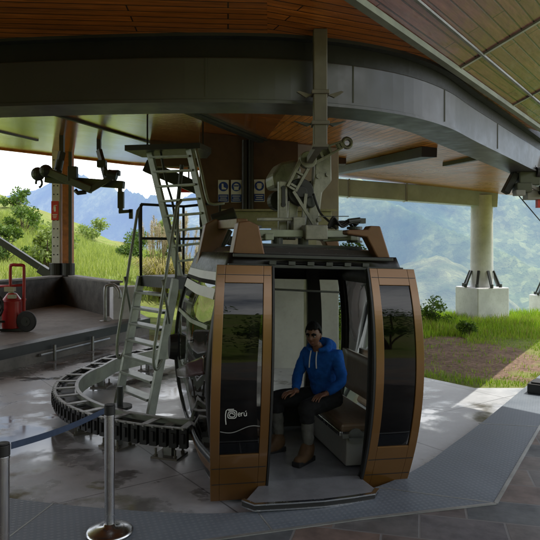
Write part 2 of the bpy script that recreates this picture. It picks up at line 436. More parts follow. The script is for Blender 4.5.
M['cream_dark'] = worn('dull_taupe_steel', (.15, .135, .11), .5, .1, .35)
M['bright_grey'] = worn('zinc_strip', (.34, .34, .33), .4, .3, .35, 6)
M['stair_green'] = worn('grey_green_stair_paint', (.27, .30, .25), .4, .25, .3, 5)
M['olive_steel'] = worn('olive_machine_paint', (.075, .08, .055), .45, .1, .3)
M['reed_green'] = leafmat('pale_slope_grass', (.13, .19, .045), (.36, .40, .12))
# ------------------------------------------------------------------ terrain and hills
def sstep(a, b, x):
    t = min(1, max(0, (x - a) / (b - a))); return t * t * (3 - 2 * t)
def lerp_tab(tab, x):
    if x <= tab[0][0]: return tab[0][1]
    for (x0, y0), (x1, y1) in zip(tab, tab[1:]):
        if x <= x1: return y0 + (y1 - y0) * (x - x0) / (x1 - x0)
    return tab[-1][1]
ETAB = [(-1.2, .14), (-.6, .10), (-.45, .083), (-.36, .050), (-.30, .022), (-.233, -.004), (-.16, -.03), (-.08, -.07), (.0, -.15), (.2, -.32), (1, -.5)]
def terrain(x, y):
    h0 = lerp_tab([(-9, .95), (-6, .75), (-3.2, .0), (-1.5, -.13)], x) * sstep(19.7, 22.5, y) - .13 * (1 - sstep(19.7, 22.5, y))
    if y <= 22.5: z = h0 if x / max(y, 1) < 0 or y < 19.8 else h0 - (y - 19.8) * .75
    else:
        u = x / y
        crest = 2.05 + lerp_tab(ETAB, u) * min(y, 92)
        if y > 92: crest -= (y - 92) * .55
        drop = -.13 - (y - 19.8) * .75
        if u > -.1: target = min(crest, drop) if u > 0 else crest
        else: target = crest
        k = sstep(20, 80, y) if u < -.05 else sstep(20, 30, y)
        z = h0 * (1 - k) + target * k
    if y < -14: z += (-14 - y) * .42
    if y > 15 or abs(x) > 12 or y < -20:
        d = max(0, min(1, (y - 16) / 30))
        z += (noise.fractal((x * .06, y * .06, 3.1), .8, 2.1, 4) * 1.6) * d * sstep(20, 60, y)
        z += noise.noise((x * .6, y * .6, 1.7)) * .05
    return z
xs = np.unique(np.concatenate([np.arange(-12, 14, .5), np.linspace(-160, -12, 60), np.linspace(14, 160, 40)]))
ys = np.unique(np.concatenate([np.linspace(-90, 6, 24), np.arange(6, 30, .5), np.linspace(30, 110, 70), np.linspace(110, 420, 30)]))
V = [(x, y, terrain(x, y)) for x in xs for y in ys]
ny = len(ys)
F = [(i * ny + j, (i + 1) * ny + j, (i + 1) * ny + j + 1, i * ny + j + 1) for i in range(len(xs) - 1) for j in range(ny - 1)]
struct(raw('ground', V, F, 'ground', smooth=True), 'grassy ground around the station falling away to the valley', 'ground')

def massif(name, x0, x1, y0, y1, nx, nyy, f, mat, label):
    xs = np.linspace(x0, x1, nx); ys = np.linspace(y0, y1, nyy)
    V = [(x, y, f(x, y)) for x in xs for y in ys]
    F = [(i * nyy + j, (i + 1) * nyy + j, (i + 1) * nyy + j + 1, i * nyy + j + 1) for i in range(nx - 1) for j in range(nyy - 1)]
    struct(raw(name, V, F, mat, smooth=True), label, 'mountain')
def far_h(x, y):
    t = (y - 1700) / 2700
    rise = -480 + 1150 * sstep(-.15, 1.0, t)
    u = x / y
    rise += lerp_tab([(-.6, -260), (-.42, -270), (-.3, -300), (-.15, -330), (-.02, -100), (.05, 80), (.25, 330), (.6, 420)], u) * sstep(.3, 1., t)
    rg = noise.ridged_multi_fractal((x * .00075 + y * .00028, y * .00042 - x * .0002, 5.2), .95, 2.1, 7, 1.0, 2.0)
    return rise + (rg - 1.1) * (120 if u > 0 else 40) * (.3 + .7 * sstep(0, .7, t)) + (noise.ridged_multi_fractal((x * .0034 + 7, y * .0019, 1.2), .9, 2.1, 5, 1.0, 2.0) - 1.1) * 40 * sstep(-.1, .3, t) + (.5 - abs(math.sin((x * .85 + y * .53) * .0031 + 1.6 * noise.noise((x * .0006, y * .0006, 3)))) ) * 340 * sstep(-.2, .2, t) * (1 - .75 * sstep(.55, 1, t)) + noise.fractal((x * .006, y * .006, 0), .9, 2, 5) * 16
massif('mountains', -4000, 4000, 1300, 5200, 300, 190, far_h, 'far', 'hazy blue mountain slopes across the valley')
def mid_h(x, y):
    cx, cy = 310, 1120
    r = math.hypot((x - cx) / 240, (y - cy) / 330)
    return -330 + 325 * math.exp(-r * r * 1.1) + noise.fractal((x * .006, y * .006, 9), .9, 2, 6) * 24 + (x - cx) * -.10
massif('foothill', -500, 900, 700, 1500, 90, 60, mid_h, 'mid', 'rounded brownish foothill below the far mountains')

# ------------------------------------------------------------------ station floor
inner = [(-5.4, 6.6), (-4.2, 5.75), (-3.2, 5.3), (-2.25, 4.98), (-1.35, 4.76), (-.45, 4.66), (.25, 4.80), (.93, 5.19), (1.45, 5.70), (1.89, 6.28), (2.5, 7.1), (3.1, 7.95), (4.43, 9.84), (5.6, 11.5)]
inner_s = [tuple(p[:2]) for p in catmull([(x, y, 0) for x, y in inner], 5)]
outer = [(7.0, 10.9), (6.2, 11.9)]
strip_outer = [(-5.9, 3.1), (-3.3, 3.40), (-.39, 4.24), (.68, 4.56), (1.82, 4.84), (3.13, 6.95), (5.9, 11.3)]
strip = MB().prism(inner_s + strip_outer[::-1], -.2, .004).build('platform_edge', 'plate')
struct(strip, 'studded grey plate strip curving along the platform edge', 'platform edge')
seam = MB()
for a, b in (((.93, 5.17), (1.80, 4.86)), ((2.46, 7.08), (3.12, 6.95)), ((-1.75, 4.84), (-1.95, 3.83)), ((-.1, 4.7), (.02, 4.37)), ((-3.4, 5.33), (-3.7, 3.4))):
    seam.bar((*a, .004), (*b, .004), .012, .004)
for a, b in zip(strip_outer, strip_outer[1:]): seam.bar((*a, .006), (*b, .006), .03, .008)
seam.build('joint_strip', 'steel', strip)
pf = MB().prism(strip_outer + [(9, 9.5), (12, 4), (12, -8), (-12, -8), (-12, 2.4)], -.25, 0).build('platform', 'flags')
struct(pf, 'slate flagstone platform in front of the plate strip', 'platform')
pit = [(-5.4, 6.3), (-4.2, 5.6), (-2.25, 4.8), (-.45, 4.5), (.93, 5.0), (1.89, 6.1), (3.1, 7.8), (4.5, 9.75), (4.2, 9.35), (3.19, 9.35), (2.56, 10.2), (1.37, 10.95), (.6, 12.4), (-.6, 15.2), (-3.4, 15.2), (-3.66, 13.6), (-4.9, 10.6), (-6.4, 6.9)]
MBp = MB().prism(pit, -.35, -.1).build('concrete_floor', 'floor')
struct(MBp, 'wet grey concrete floor of the turnaround bay', 'floor')

# raised ledge at the back left with its steel nosing
le = [(-6.6, 5.9), (-4.72, 10.55), (-3.5, 14.0), (-3.1, 15.4)]
lb = [(-3.6, 16.6), (-4.2, 16.25), (-6.7, 19.9), (-9.6, 20.2), (-9.2, 6)]
lo = MB().prism(le + lb, -.4, .3).build('raised_ledge', 'ledge')
struct(lo, 'raised concrete ledge along the back left of the bay', 'ledge')
ns = MB().sweep([(x, y, 0) for x, y in le], [(-.28, .300), (-.28, .306), (.03, .306), (.03, .12), (.0, .12), (.0, .30)]).build('nosing', 'dark_steel', lo)
pp = MB().tube([(-4.35, 11.35, .06), (-3.62, 13.5, .06)], .03)
for x, y in ((-4.25, 11.7), (-3.85, 12.85)): pp.cyl((x + .05, y, -.1), (x + .05, y, .2), .03)
tag(pp.build('wall_pipe', 'steel'), 'thin grey pipe on posts along the foot of the ledge', 'pipe')

pw = thing('parapet_wall', 'stained dark concrete parapet wall behind the ledge', 'wall', (-6.7, 19.8, .3))
MB().prism([(-6.75, 19.9), (-6.4, 19.55), (-4.0, 16.0), (-4.15, 15.8), (-4.35, 15.95), (-6.75, 19.45), (-7.3, 15.9), (-8.9, 7), (-9.2, 7), (-7.55, 15.9), (-6.95, 19.9)], .25, 1.19).build('wall_body', 'dark_concrete', pw, bevel=.015)
cap = MB()
for a, b in (((-6.55, 19.75), (-4.05, 15.85)), ((-6.85, 19.7), (-7.43, 15.9)), ((-7.43, 15.9), (-9.05, 7))): cap.bar((*a, 1.205), (*b, 1.205), .34, .05)
cap.build('coping', 'ledge', pw)
bl = MB().prism([(-4.2, 15.7), (-3.55, 15.9), (-3.3, 15.3), (-3.95, 15.1)], .25, 1.12).build('concrete_block', 'concrete', bevel=.02)
tag(bl, 'pale concrete block closing the parapet beside the ladder', 'block')
st = MB().tube(catmull([(-4.05, 14.75, .3), (-4.05, 14.75, 1.05), (-4.0, 14.8, 1.16), (-3.85, 14.85, 1.17), (-3.72, 14.8, 1.02), (-3.70, 14.8, .86)], 5), .045, 10)
st.box((-4.05, 14.75, .31), (.22, .22, .02))
tag(st.build('bent_standpipe', 'steel', smooth=True), 'bent grey standpipe at the end of the ledge', 'standpipe')

# ------------------------------------------------------------------ roof
rf = thing('station_roof', 'broad curved station roof lined with varnished boards and a grey steel ring beam', 'roof', (0, 8, 3.6))
def zin(x, y): return 3.38 - .1036 * x + .0606 * y
# ring beam: follows the edge of the bay
ring_pts = [(-9.5, 6.6), (-6.6, 5.75), (-4.6, 5.35), (-2.9, 5.1), (-1.6, 4.93), (-.5, 4.86), (.25, 4.93), (.95, 5.22), (1.5, 5.72), (2.05, 6.5), (3.15, 8.05), (4.4, 9.85), (6.4, 13.0), (8.95, 16.9)]
ring_s = catmull([(x, y, 0) for x, y in ring_pts], 6)
# black shade band above it, then the boarded ceilings
MB().sweep(ring_s, [(-.17, 3.22), (.17, 3.22), (.17, 3.56), (-.17, 3.56)]).build('ring_beam', 'ring_steel', rf, bevel=.012, smooth=False)
MB().sweep(ring_s, [(-.19, 3.200), (.19, 3.200), (.19, 3.224), (-.19, 3.224)]).build('ring_flange', 'ring_steel', rf)
MB().sweep(ring_s, [(-.08, 3.55), (.12, 3.55), (.12, 3.95), (-.08, 3.95)]).build('recess_shade_band', 'black', rf)  # solid black strip standing in for the shade of the gap
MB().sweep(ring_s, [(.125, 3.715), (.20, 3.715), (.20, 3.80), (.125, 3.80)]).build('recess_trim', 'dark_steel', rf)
bnd = [(-3.37, -1.2), (.53, 3.96), (2.05, 6.0), (4.2, 8.9)]      # where the front ceiling meets the sloping soffit
rl = [(p.x, p.y) for p in ring_s]
ri = [i for i, p in enumerate(rl) if p[1] < 9.4 or p[0] < 0]
front_edge = rl[:ri[-1] + 1]
def offs(poly, d):
    out = []
    for i, p in enumerate(poly):
        a = Vector(poly[max(i - 1, 0)]); b = Vector(poly[min(i + 1, len(poly) - 1)]); t = (b - a).normalized(); out.append((p[0] + t.y * d, p[1] - t.x * d))
    return out
fe = offs(front_edge, .10)
left_front = [p for p in fe if p[0] < -.02] + [(-.02, 4.8), (-.02, 3.2), bnd[0], (-3.5, -6), (-12, -6), (-12, 6.5)]
MB().prism(left_front, 3.74, 3.86).build('front_ceiling', 'wood_x', rf)
right_front = [p for p in fe if p[0] > .0][:-4] + [(4.2, 8.9), (2.05, 6.0), (.53, 3.96), (-.02, 3.22), (-.02, 4.8)]
MB().prism(right_front, 3.742, 3.86).build('front_ceiling', 'wood_d', rf)
d_ = Vector((.595, .804, 0)); n_ = Vector((.804, -.595, 0))
B0 = Vector((-3.37, -1.30, 3.742)); B1 = Vector((4.55, 9.38, 3.742)); up = n_ * 4.2 + Vector((0, 0, 1.75))
MB().slab([B0, B1, B1 + up, B0 + up], (0, 0, .12)).build('sloping_soffit', 'wood_soffit', rf)
tr = MB().bar(B0 - Vector((0, 0, .02)), B1 - Vector((0, 0, .02)), .065, .05)
tr.build('soffit_trim', 'green_steel', rf)
sj = MB()
for s in (3.2, 5.9, 8.6, 10.4, 12.3):
    p = B0 + d_ * s - Vector((0, 0, .012)); sj.bar(p, p + up, .035, .02)
for q in (.055,): sj.bar(B0 + up * q - Vector((0, 0, .012)), B1 + up * q - Vector((0, 0, .012)), .025, .02)
sj.build('soffit_joint', 'steel', rf)
# inner ceiling over the bay, rising gently to the back left
inn = offs(rl, -.06)
back = [(9.2, 18.0), (6.75, 18.5), (1.65, 18.0), (-1.0, 20.5), (-5.15, 22.1), (-9.5, 21.2), (-12.5, 20.0), (-12.5, 7.5)]
li = [p for p in inn if p[0] <= .5]; rr_ = [p for p in inn if p[0] > .5]
mid = li[-1]
MB().prism(li + [(.1, 9), (-.4, 14), (-1.0, 20.5), (-5.15, 22.1), (-9.5, 21.2), (-12.5, 20.0), (-12.5, 7.5)], zin, lambda x, y: zin(x, y) + .15).build('bay_ceiling', 'wood_x', rf)
MB().prism([mid] + rr_ + back[:3] + [(-1.0, 20.5), (-.4, 14), (.1, 9)], zin, lambda x, y: zin(x, y) + .15).build('bay_ceiling', 'wood_r', rf)
sm = MB()
def along(a, b, w_, h_, dz=.0, mb=None):
    (mb or sm).bar((*a, zin(*a) - dz), (*b, zin(*b) - dz), w_, h_)
along((-4.3, 8.2), (-2.6, 13.6), .07, .04, .02); along((-1.75, 6.5), (.0, 10.9), .06, .04, .02); along((-8, 9), (-6.2, 16), .07, .04, .02)
along((-2.6, 13.6), (.5, 12.6), .06, .04, .02)
sm.build('ceiling_joint', 'dark_steel', rf)
db = MB(); along((1.42, 17.0), (2.55, 9.6), .26, .16, .08, db); along((3.38, 11.6), (3.53, 9.7), .09, .07, .03, db); along((.2, 11.7), (-1.5, 7.2), .10, .08, .04, db)
db.build('ceiling_rafter', 'dark_steel', rf)
# edge fascia at the back left and the back right box beam
ef = MB()
for a, b in (((-12.5, 20.0), (-9.5, 21.2)), ((-9.5, 21.2), (-5.15, 22.1)), ((-5.15, 22.1), (-1.0, 20.5))):
    ef.bar((*a, zin(*a) + .06), (*b, zin(*b) + .06), .12, .26)
ef.build('eave_board', 'rust', rf)
MB().bar((-2.935, 14.200, 4.038), (-1.515, 14.200, 3.423), .3, .28).build('slanting_beam', 'dark_steel', rf)
MB().bar((.2, 17.75, 4.02), (6.9, 18.42, 3.60), .42, .50).build('rear_box_beam', 'beam_grey', rf, bevel=.015)
bj = MB()
for t in (.32, .58): 
    p = Vector((.2, 17.75, 4.02)).lerp(Vector((6.9, 18.42, 3.60)), t); bj.box(p, (.05, .47, .54))
bj.build('beam_joint', 'steel', rf)
fj = MB()
for i in range(12, len(ring_s) - 4, 9):
    p = ring_s[i]; t = (ring_s[i + 1] - ring_s[i - 1]).normalized()
    fj.bar(p + Vector((0, 0, 3.25)) - Vector((-t.y, t.x, 0)) * .172, p + Vector((0, 0, 3.55)) - Vector((-t.y, t.x, 0)) * .172, .012, .008)
    fj.bar(p + Vector((0, 0, 3.25)) + Vector((-t.y, t.x, 0)) * .172, p + Vector((0, 0, 3.55)) + Vector((-t.y, t.x, 0)) * .172, .012, .008)
fj.build('beam_joint', 'ring_steel', rf)

# ------------------------------------------------------------------ columns
def column(x, y, r, ztop, zpl, half, label):
    c = thing('concrete_column', label, 'column', (x, y, -.13), group='concrete columns on plinths')
    MB().cyl((x, y, zpl), (x, y, ztop), r * 1.02, r * .97, 32).build('shaft', 'concrete', c, smooth=False)
    MB().box((x, y, (zpl - .5) / 2), (half * 2, half * 2, zpl + .5), Matrix.Rotation(R(18), 3, 'Z')).build('plinth', 'concrete', c, bevel=.03)
    for k in range(8):
        a = k * math.pi / 4 + .2; p = Vector((x + math.cos(a) * (r + .22), y + math.sin(a) * (r + .22), zpl)); q = Vector((x + math.cos(a) * (r + .02), y + math.sin(a) * (r + .02), zpl + .5))
        MB().bar(p, q, .07, .05).cyl(p - Vector((0, 0, .0)), p + Vector((0, 0, .1)), .05).build('anchor_fin', 'dark_steel', c)
    return c
column(6.5, 18.42, .33, 3.72, .92, .56, 'round concrete column standing on a square plinth in the grass')
column(10.35, 22.0, .36, 3.9, .4, .56, 'round concrete column farther out, cut by the edge of the view')
pi_ = thing('centre_pier', 'wide cream plastered pier behind the cabin', 'pier', (.65, 11.2, -.1))
MB().prism([(.02, 10.9), (1.25, 10.9), (1.25, 11.6), (.02, 11.6)], -.3, lambda x, y: zin(x, y)).build('pier_shaft', 'cream_pier', pi_, bevel=.02)

# roof post with its twin orange timber
rp = thing('roof_post', 'perforated grey steel post beside an orange timber post on the parapet', 'post', (-6.75, 19.6, 1.2))
MB().box((-6.97, 19.65, 3.3), (.26, .26, 4.2)).build('steel_post', 'concrete', rp, bevel=.01)
MB().box((-6.62, 19.68, 3.3), (.30, .26, 4.2)).build('timber_post', 'rust', rp, bevel=.01)
MB().box((-6.50, 19.53, 3.3), (.10, .06, 4.2)).build('dark_flange', 'dark_steel', rp)
for x in (-7.0, -6.6): MB().cyl((x, 19.62, 1.2), (x, 19.62, 1.62), .21, seg=20).build('base_cuff', 'black', rp, bevel=.01)
hl = MB()
for k in range(12):
    for dx in (-.06, .06): hl.cyl((-6.97 + dx, 19.515, 1.9 + k * .28), (-6.97 + dx, 19.53, 1.9 + k * .28), .025, seg=8)
hl.build('bolt_hole', 'black', rp, each=True)
br_ = MB().bar((-9.7, 19.5, 2.95), (-7.25, 19.6, 1.32), .22, .2)
br_.box((-7.3, 19.6, 1.32), (.5, .3, .28), Matrix.Rotation(R(33), 3, 'Y'))
tag(br_.build('diagonal_brace', 'dark_steel', bevel=.01), 'dark steel diagonal brace running down to the post foot', 'brace')

def sign(name, label, c, wd, ht, mat, group=None, ny=-1):
    s = thing(name, label, 'sign', c, group=group)
    MB().box(c, (wd, .012, ht)).build('plate', mat, s, bevel=.004)
    return s
es = sign('fire_sign', 'red fire extinguisher sign on the perforated post', (-6.99, 19.50, 3.33), .24, .62, 'sign_red')
g = MB(); X, Y, Z = -6.99, 19.49, 3.40
g.box((X, Y, Z - .02), (.06, .008, .16)).box((X, Y, Z + .085), (.03, .008, .04)).box((X + .035, Y, Z + .10), (.07, .008, .018)).bar((X - .03, Y, Z + .10), (X - .06, Y, Z - .05), .008, .014, (0, 1, 0))
g.build('extinguisher_symbol', 'white', es)
g = MB()
for k in range(3): g.box((X, Y, Z - .20 - k * .05), (.16 - .03 * k, .008, .022))
g.build('lettering_bars', 'white', es)

# unseen wall added behind the platform, on the left, to darken the bay
ha = thing('light_block_wall', 'unseen dark wall added behind the platform to block light', 'light blocker', (-7, -4, 0))
MB().box((-7, -4.2, 1.9), (10, .3, 3.8)).build('wall', 'wood_wall', ha)
for x in (-10, -7, -4): MB().box((x, -4.04, 1.6), (1.6, .06, 1.6)).build('window', 'glass_dark', ha)
# ------------------------------------------------------------------ the cabin
CX, CY, CR = .41, 5.29, R(14)
gon = thing('gondola_cabin', 'bronze and smoked glass gondola cabin standing with its two door leaves open', 'gondola', (CX - .055, CY - .014, 0), CR)
gon.rotation_euler = (0, R(1.7), CR)          # it hangs a little out of plumb
def L2W(p):
    c, s = math.cos(CR), math.sin(CR)
    return Vector((CX + p[0] * c - p[1] * s, CY + p[0] * s + p[1] * c, p[2]))
def kb(z): return max(-.12, 1 - ((z - .98) / 1.0) ** 2)
HW, DP = .84, 1.72
def fsm(y):
    t = min(1, max(0, (y + .05) / .75)); return t * t * (3 - 2 * t)
def outline(z, inset=0., n_side=10):
    """rounded rectangle of the barrel shaped body at height z: list of (x, y, wall)"""
    k = kb(z); a = HW + .20 * k - inset; y0 = -.13 * k + inset; y1 = DP + .20 * k - inset; r = .05
    pts = []
    def run(p, q, wall):
        for i in range(n_side):
            t = i / n_side; pts.append((p[0] + (q[0] - p[0]) * t, p[1] + (q[1] - p[1]) * t, wall))
    def arc(cx, cy, a0):
        for i in range(4):
            t = a0 + (math.pi / 2) * i / 4; pts.append((cx + r * math.cos(t), cy + r * math.sin(t), 'c'))
    # front from right to left is handled clockwise
    run((-a + r, y0), (a - r, y0), 'f'); arc(a - r, y0 + r, -math.pi / 2)
    run((a, y0 + r), (a, y1 - r), 'r'); arc(a - r, y1 - r, 0)
    run((a - r, y1), (-a + r, y1), 'b'); arc(-a + r, y1 - r, math.pi / 2)
    run((-a, y1 - r), (-a, y0 + r), 'l'); arc(-a + r, y0 + r, math.pi)
    return [(x * (1 - .085 * (1 - fsm(y))), y, w_) for x, y, w_ in pts]
zs = [-.06, .0, .1, .22, .34, .5, .66, .82, .98, 1.14, 1.3, 1.46, 1.62, 1.72, 1.84, 1.93, 2.0]
rings = [outline(z) for z in zs]; N = len(rings[0])
def panel(name, mat, test, inset=0., thick=.02, smooth=True, label=None):
    """the faces of the barrel for which test(wall, i, j) holds"""
    rg = [outline(z, inset) for z in zs]
    bm = bmesh.new(); cache = {}
    def v(i, j):
        i %= N
        if (i, j) not in cache: cache[(i, j)] = bm.verts.new((rg[j][i][0], rg[j][i][1], zs[j]))
        return cache[(i, j)]
    for j in range(len(zs) - 1):
        for i in range(N):
            if test(rings[0][i][2], i, j): bm.faces.new((v(i, j), v(i + 1, j), v(i + 1, j + 1), v(i, j + 1)))
    b = MB(); b.bm.free(); b.bm = bm
    return b.build(name, mat, gon, smooth=smooth, solid=thick, local=True)
idx = {}
for i, p in enumerate(rings[0]): idx.setdefault(p[2], []).append(i)
def in_win(wall, i, j):
    if wall not in 'lbr': return False
    if not (3 <= j <= 12): return False
    s = idx[wall]; return s[0] <= i <= s[-1]
def in_door(wall, i, j):
    return wall == 'f' and 0 <= j <= 14 and 2 <= i - idx['f'][0] <= 7
panel('body_shell', 'black_gloss', lambda w_, i, j: not in_win(w_, i, j) and not in_door(w_, i, j), thick=.035)
lw = panel('side_window', 'glass_side', lambda w_, i, j: in_win(w_, i, j) and w_ == 'l', .004, 0)
rw_ = panel('side_window', 'glass_clear', lambda w_, i, j: in_win(w_, i, j) and w_ == 'r', .004, 0)
bw = panel('rear_window', 'glass_clear', lambda w_, i, j: in_win(w_, i, j) and w_ == 'b', .004, 0)
def side_pt(sx, t, z, out=0.):
    k = kb(z); a = HW + .20 * k + out; y0 = -.13 * k + .14; y1 = DP + .20 * k - .14
    y = y0 + (y1 - y0) * t; return (sx * a * (1 - .085 * (1 - fsm(y))), y, z)
def rear_pt(t, z, out=0.):
    k = kb(z); a = HW + .2 * k - .14; return (-a + 2 * a * t, DP + .2 * k + out, z)
# side trims: white bands for upper frame and mirrored sky, lower bronze rail, painted sweep, round guide buffer
for sx, win in ((-1, lw), (1, rw_)):
    if sx < 0:
        MB().grid(lambda u, v: side_pt(sx, u, 1.60 + .09 * v + .02 * u, .012), 10, 2).build('upper_white_band', 'white', win, local=True, solid=.01)  # white strip: window frame plus sky reflection put into the colour
        MB().grid(lambda u, v: side_pt(sx, u, 1.76 + .07 * v, .022), 10, 2).build('upper_white_band', 'white', win, local=True, solid=.01)
        MB().grid(lambda u, v: side_pt(sx, .02 + u * .96, 1.36 + .10 * math.sin(u * 3.0) * 0 + (v - .5) * .035, .012), 12, 1).build('grab_rail', 'green_steel', win, local=True, solid=.012)
    if sx < 0:
        def sweep_pt(u, v):
            c = 1.05 - .50 * u + .10 * u * u; return side_pt(sx, .02 + u * .96, c + (v - .5) * (.16 - .08 * u), .010)
        MB().grid(sweep_pt, 24, 6).build('painted_sweep', 'maroon', win, local=True, solid=.004, smooth=True)
    MB().grid(lambda u, v: side_pt(sx, u, .06 + .09 * v, .022), 10, 2).build('bottom_rail', 'gold', gon, local=True, solid=.015)
    p = Vector(side_pt(sx, .93, .95, .0)); q = Vector(side_pt(sx, .93, .95, .09))
    MB().cyl(p, q, .15, .13, 24).build('guide_buffer', 'black', gon, local=True, bevel=.01)
# floor, roof, sill
fl = [(x, y) for x, y, _ in outline(.0, .02)]
MB().prism(fl, -.10, .0).build('floor', 'cabin_floor', gon, local=True)
b = MB()
for z, ins in ((1.955, .0), (2.0, .0), (2.05, .05), (2.075, .14)): pass
ro = [outline(1.99, .08), outline(2.03, .09), outline(2.07, .14), outline(2.09, .26)]; rzs = [1.985, 2.02, 2.06, 2.08]
rv = [[b.bm.verts.new((p[0], p[1], z)) for p in o] for o, z in zip(ro, rzs)]
for j in range(3):
    for i in range(N): b.bm.faces.new((rv[j][i], rv[j][(i + 1) % N], rv[j + 1][(i + 1) % N], rv[j + 1][i]))
b.bm.faces.new(rv[0][::-1]); b.bm.faces.new(rv[3])
b.build('roof_panel', 'roof_grey', gon, local=True, smooth=False)
b = MB()
b.bar((-.76, -.06, 1.985), (.70, -.06, 1.985), .03, .03)
b.bar((-.80, -.05, 1.90), (.80, -.05, 1.90), .05, .03)
b.build('door_track', 'dark_steel', gon, local=True, bevel=.006)
for k in range(6): MB().box((-.42 + k * .17, -.075, 1.93), (.06, .03, .03)).build('track_roller', 'dark_steel', gon, local=True)
# step plate with silver edges
b = MB(); sp = [(-.44, -.02), (.43, -.02), (.46, -.36), (.40, -.43), (-.05, -.49), (-.60, -.47), (-.67, -.40)]
b.prism(sp, .012, .055).build('step_plate', 'cabin_floor', gon, local=True, bevel=.008)
ed = [(-.68, -.38), (-.61, -.478), (-.32, -.492), (-.05, -.497), (.20, -.47), (.405, -.437), (.47, -.35)]
MB().sweep([(x, y, 0) for x, y in ed], [(-.012, .008), (.015, .008), (.015, .058), (-.012, .058)]).build('step_front', 'black', gon, local=True)
b = MB()
for za, zb_ in ((.006, .016), (.050, .061)): b.sweep([(x, y, 0) for x, y in ed], [(-.014, za), (.022, za), (.022, zb_), (-.014, zb_)])
b.build('step_edge', 'bright_steel', gon, local=True)
MB().box((0, -.03, .004), (.98, .05, .014)).build('threshold', 'bright_steel', gon, local=True)
for sx in (-1, 1): MB().grid(lambda u, v: (sx * (.455 + .03 * v), -.13 * kb(.02 + 1.88 * u) - .014, .02 + 1.88 * u), 16, 1).build('door_seal', 'black', gon, local=True, solid=.03)

# door leaves
def leaf_y(z): return -.085 - .19 * kb(z)
def leaf(x0, x1, inner, label):
    """inner: which edge is next to the opening (+1 right, -1 left)"""
    def P(x, z, o=0.): return (x * (.965 + .055 * kb(z)), leaf_y(z) - o, z)
    def strip(xa, xb, za, zb, nz=54): return MB().grid(lambda u, v: P(xa + (xb - xa) * u, za + (zb - za) * v), 2, nz)
    zt, zb, g0, g1 = 1.90, -.06, .36, 1.755
    fr = strip(x0, x0 + .075, zb, zt); 
    fr.grid(lambda u, v: P(x1 - .075 + .075 * u, zb + (zt - zb) * v), 2, 54)
    fr.grid(lambda u, v: P(x0 + .075 + (x1 - x0 - .15) * u, g1 + (zt - g1) * v), 2, 2)
    fr.grid(lambda u, v: P(x0 + .075 + (x1 - x0 - .15) * u, zb + (g0 - zb) * v), 2, 12)
    lf = fr.build('door_leaf', 'gold', gon, local=True, solid=.03, bevel=.004)
    lf['label'] = label
    gp = MB().grid(lambda u, v: P(x0 + .07 + (x1 - x0 - .14) * u, g0 - .005 + (g1 - g0 + .01) * v, .003), 2, 16).build('door_glass', 'glass_dark', lf, local=True, smooth=True)
    s = MB()
    for z in (.09, .235): s.grid(lambda u, v: P(x0 + .01 + (x1 - x0 - .02) * u, z + .008 * v, .0165), 1, 1)
    s.grid(lambda u, v: P(x0 + .01 + (x1 - x0 - .02) * u, 1.822 + .006 * v, .0165), 1, 1)
    s.build('panel_seam', 'black', lf, each=True, local=True)
    e = MB()
    xi = x1 + .004 if inner > 0 else x0 - .004
    e.grid(lambda u, v: P(xi + (.018 * u if inner > 0 else -.018 * u), zb + (zt - zb) * v, .004), 1, 18).build('edge_rubber', 'black', lf, local=True, solid=.035)
    k = MB().grid(lambda u, v: P(x0 + .075 + (x1 - x0 - .15) * u, 1.50 + (g1 - 1.50) * v, -.012), 1, 3).build('inner_vent', 'black_gloss', lf, local=True, solid=.004)
    k2 = MB()
    for q in range(9):
        k2.grid(lambda u, v: P(x0 + .08 + (x1 - x0 - .16) * (u), 1.50 + .026 * q + .006 * v + .03 * u, -.006), 4, 1)
    k2.build('vent_louvre', 'green_steel', lf, local=True)
    return lf, gp, P
leafL, glassL, PL = leaf(-.93, -.45, 1, 'bronze door leaf with white lettering on its smoked glass')
leafR, glassR, PR = leaf(.455, .90, -1, 'bronze door leaf with plain smoked glass')
# white swash line below the lettering
MB().grid(lambda u, v: PL(-.85 + .33 * u, .555 + .018 * math.sin(u * 6.3 + 3) + .03 * u + .008 * v, .009), 20, 1).build('swash_line', 'faint_print', glassL, local=True)
# lettering: a coiled P followed by "eru" with an accent
def on_leaf(px, pz, o=.0095): return PL(-.735 + (px + .745) * .8, .70 + (pz - .70) * .8, o)
lg = MB(); x0_, z0_ = -.775, .70
def ribbon(pts, w_=.008):
    pts = [Vector((p[0], 0, p[1])) for p in pts]; n = len(pts); A = []; B = []
    for i, p in enumerate(pts):
        t = pts[min(i + 1, n - 1)] - pts[max(i - 1, 0)]; t.normalize(); nr = Vector((-t.z, 0, t.x)) * w_ / 2
        A.append(lg.bm.verts.new(on_leaf(p.x + nr.x, p.z + nr.z))); B.append(lg.bm.verts.new(on_leaf(p.x - nr.x, p.z - nr.z)))
    for i in range(n - 1): lg.bm.faces.new((A[i], A[i + 1], B[i + 1], B[i]))
sp_ = []
for k in range(80):      # rounded square spiral, three turns
    a = k / 79 * 2 * math.pi * 2.35; r = .012 + .036 * (k / 79)
    q = 1 / max(abs(math.cos(a)) ** 4 + abs(math.sin(a)) ** 4, 1e-6) ** .25
    sp_.append((x0_ + r * q * 1.12 * math.cos(a), z0_ + r * q * .95 * math.sin(a)))
ribbon(sp_, .0075)
ribbon([(x0_ - .058, z0_ + .045), (x0_ - .064, z0_), (x0_ - .062, z0_ - .05), (x0_ - .056, z0_ - .10)], .0085)
ribbon([(x0_ - .058, z0_ + .045), (x0_ - .04, z0_ + .057), (x0_ + .02, z0_ + .057)], .0075)
def glyph(cx, pts): ribbon([(cx + px * .026, z0_ - .018 + pz * .036) for px, pz in pts], .0068)
cx = x0_ + .062
glyph(cx, [(0, .5), (.9, .5), (.85, .85), (.45, 1), (.1, .8), (0, .4), (.2, .1), (.5, 0), (.95, .12)])
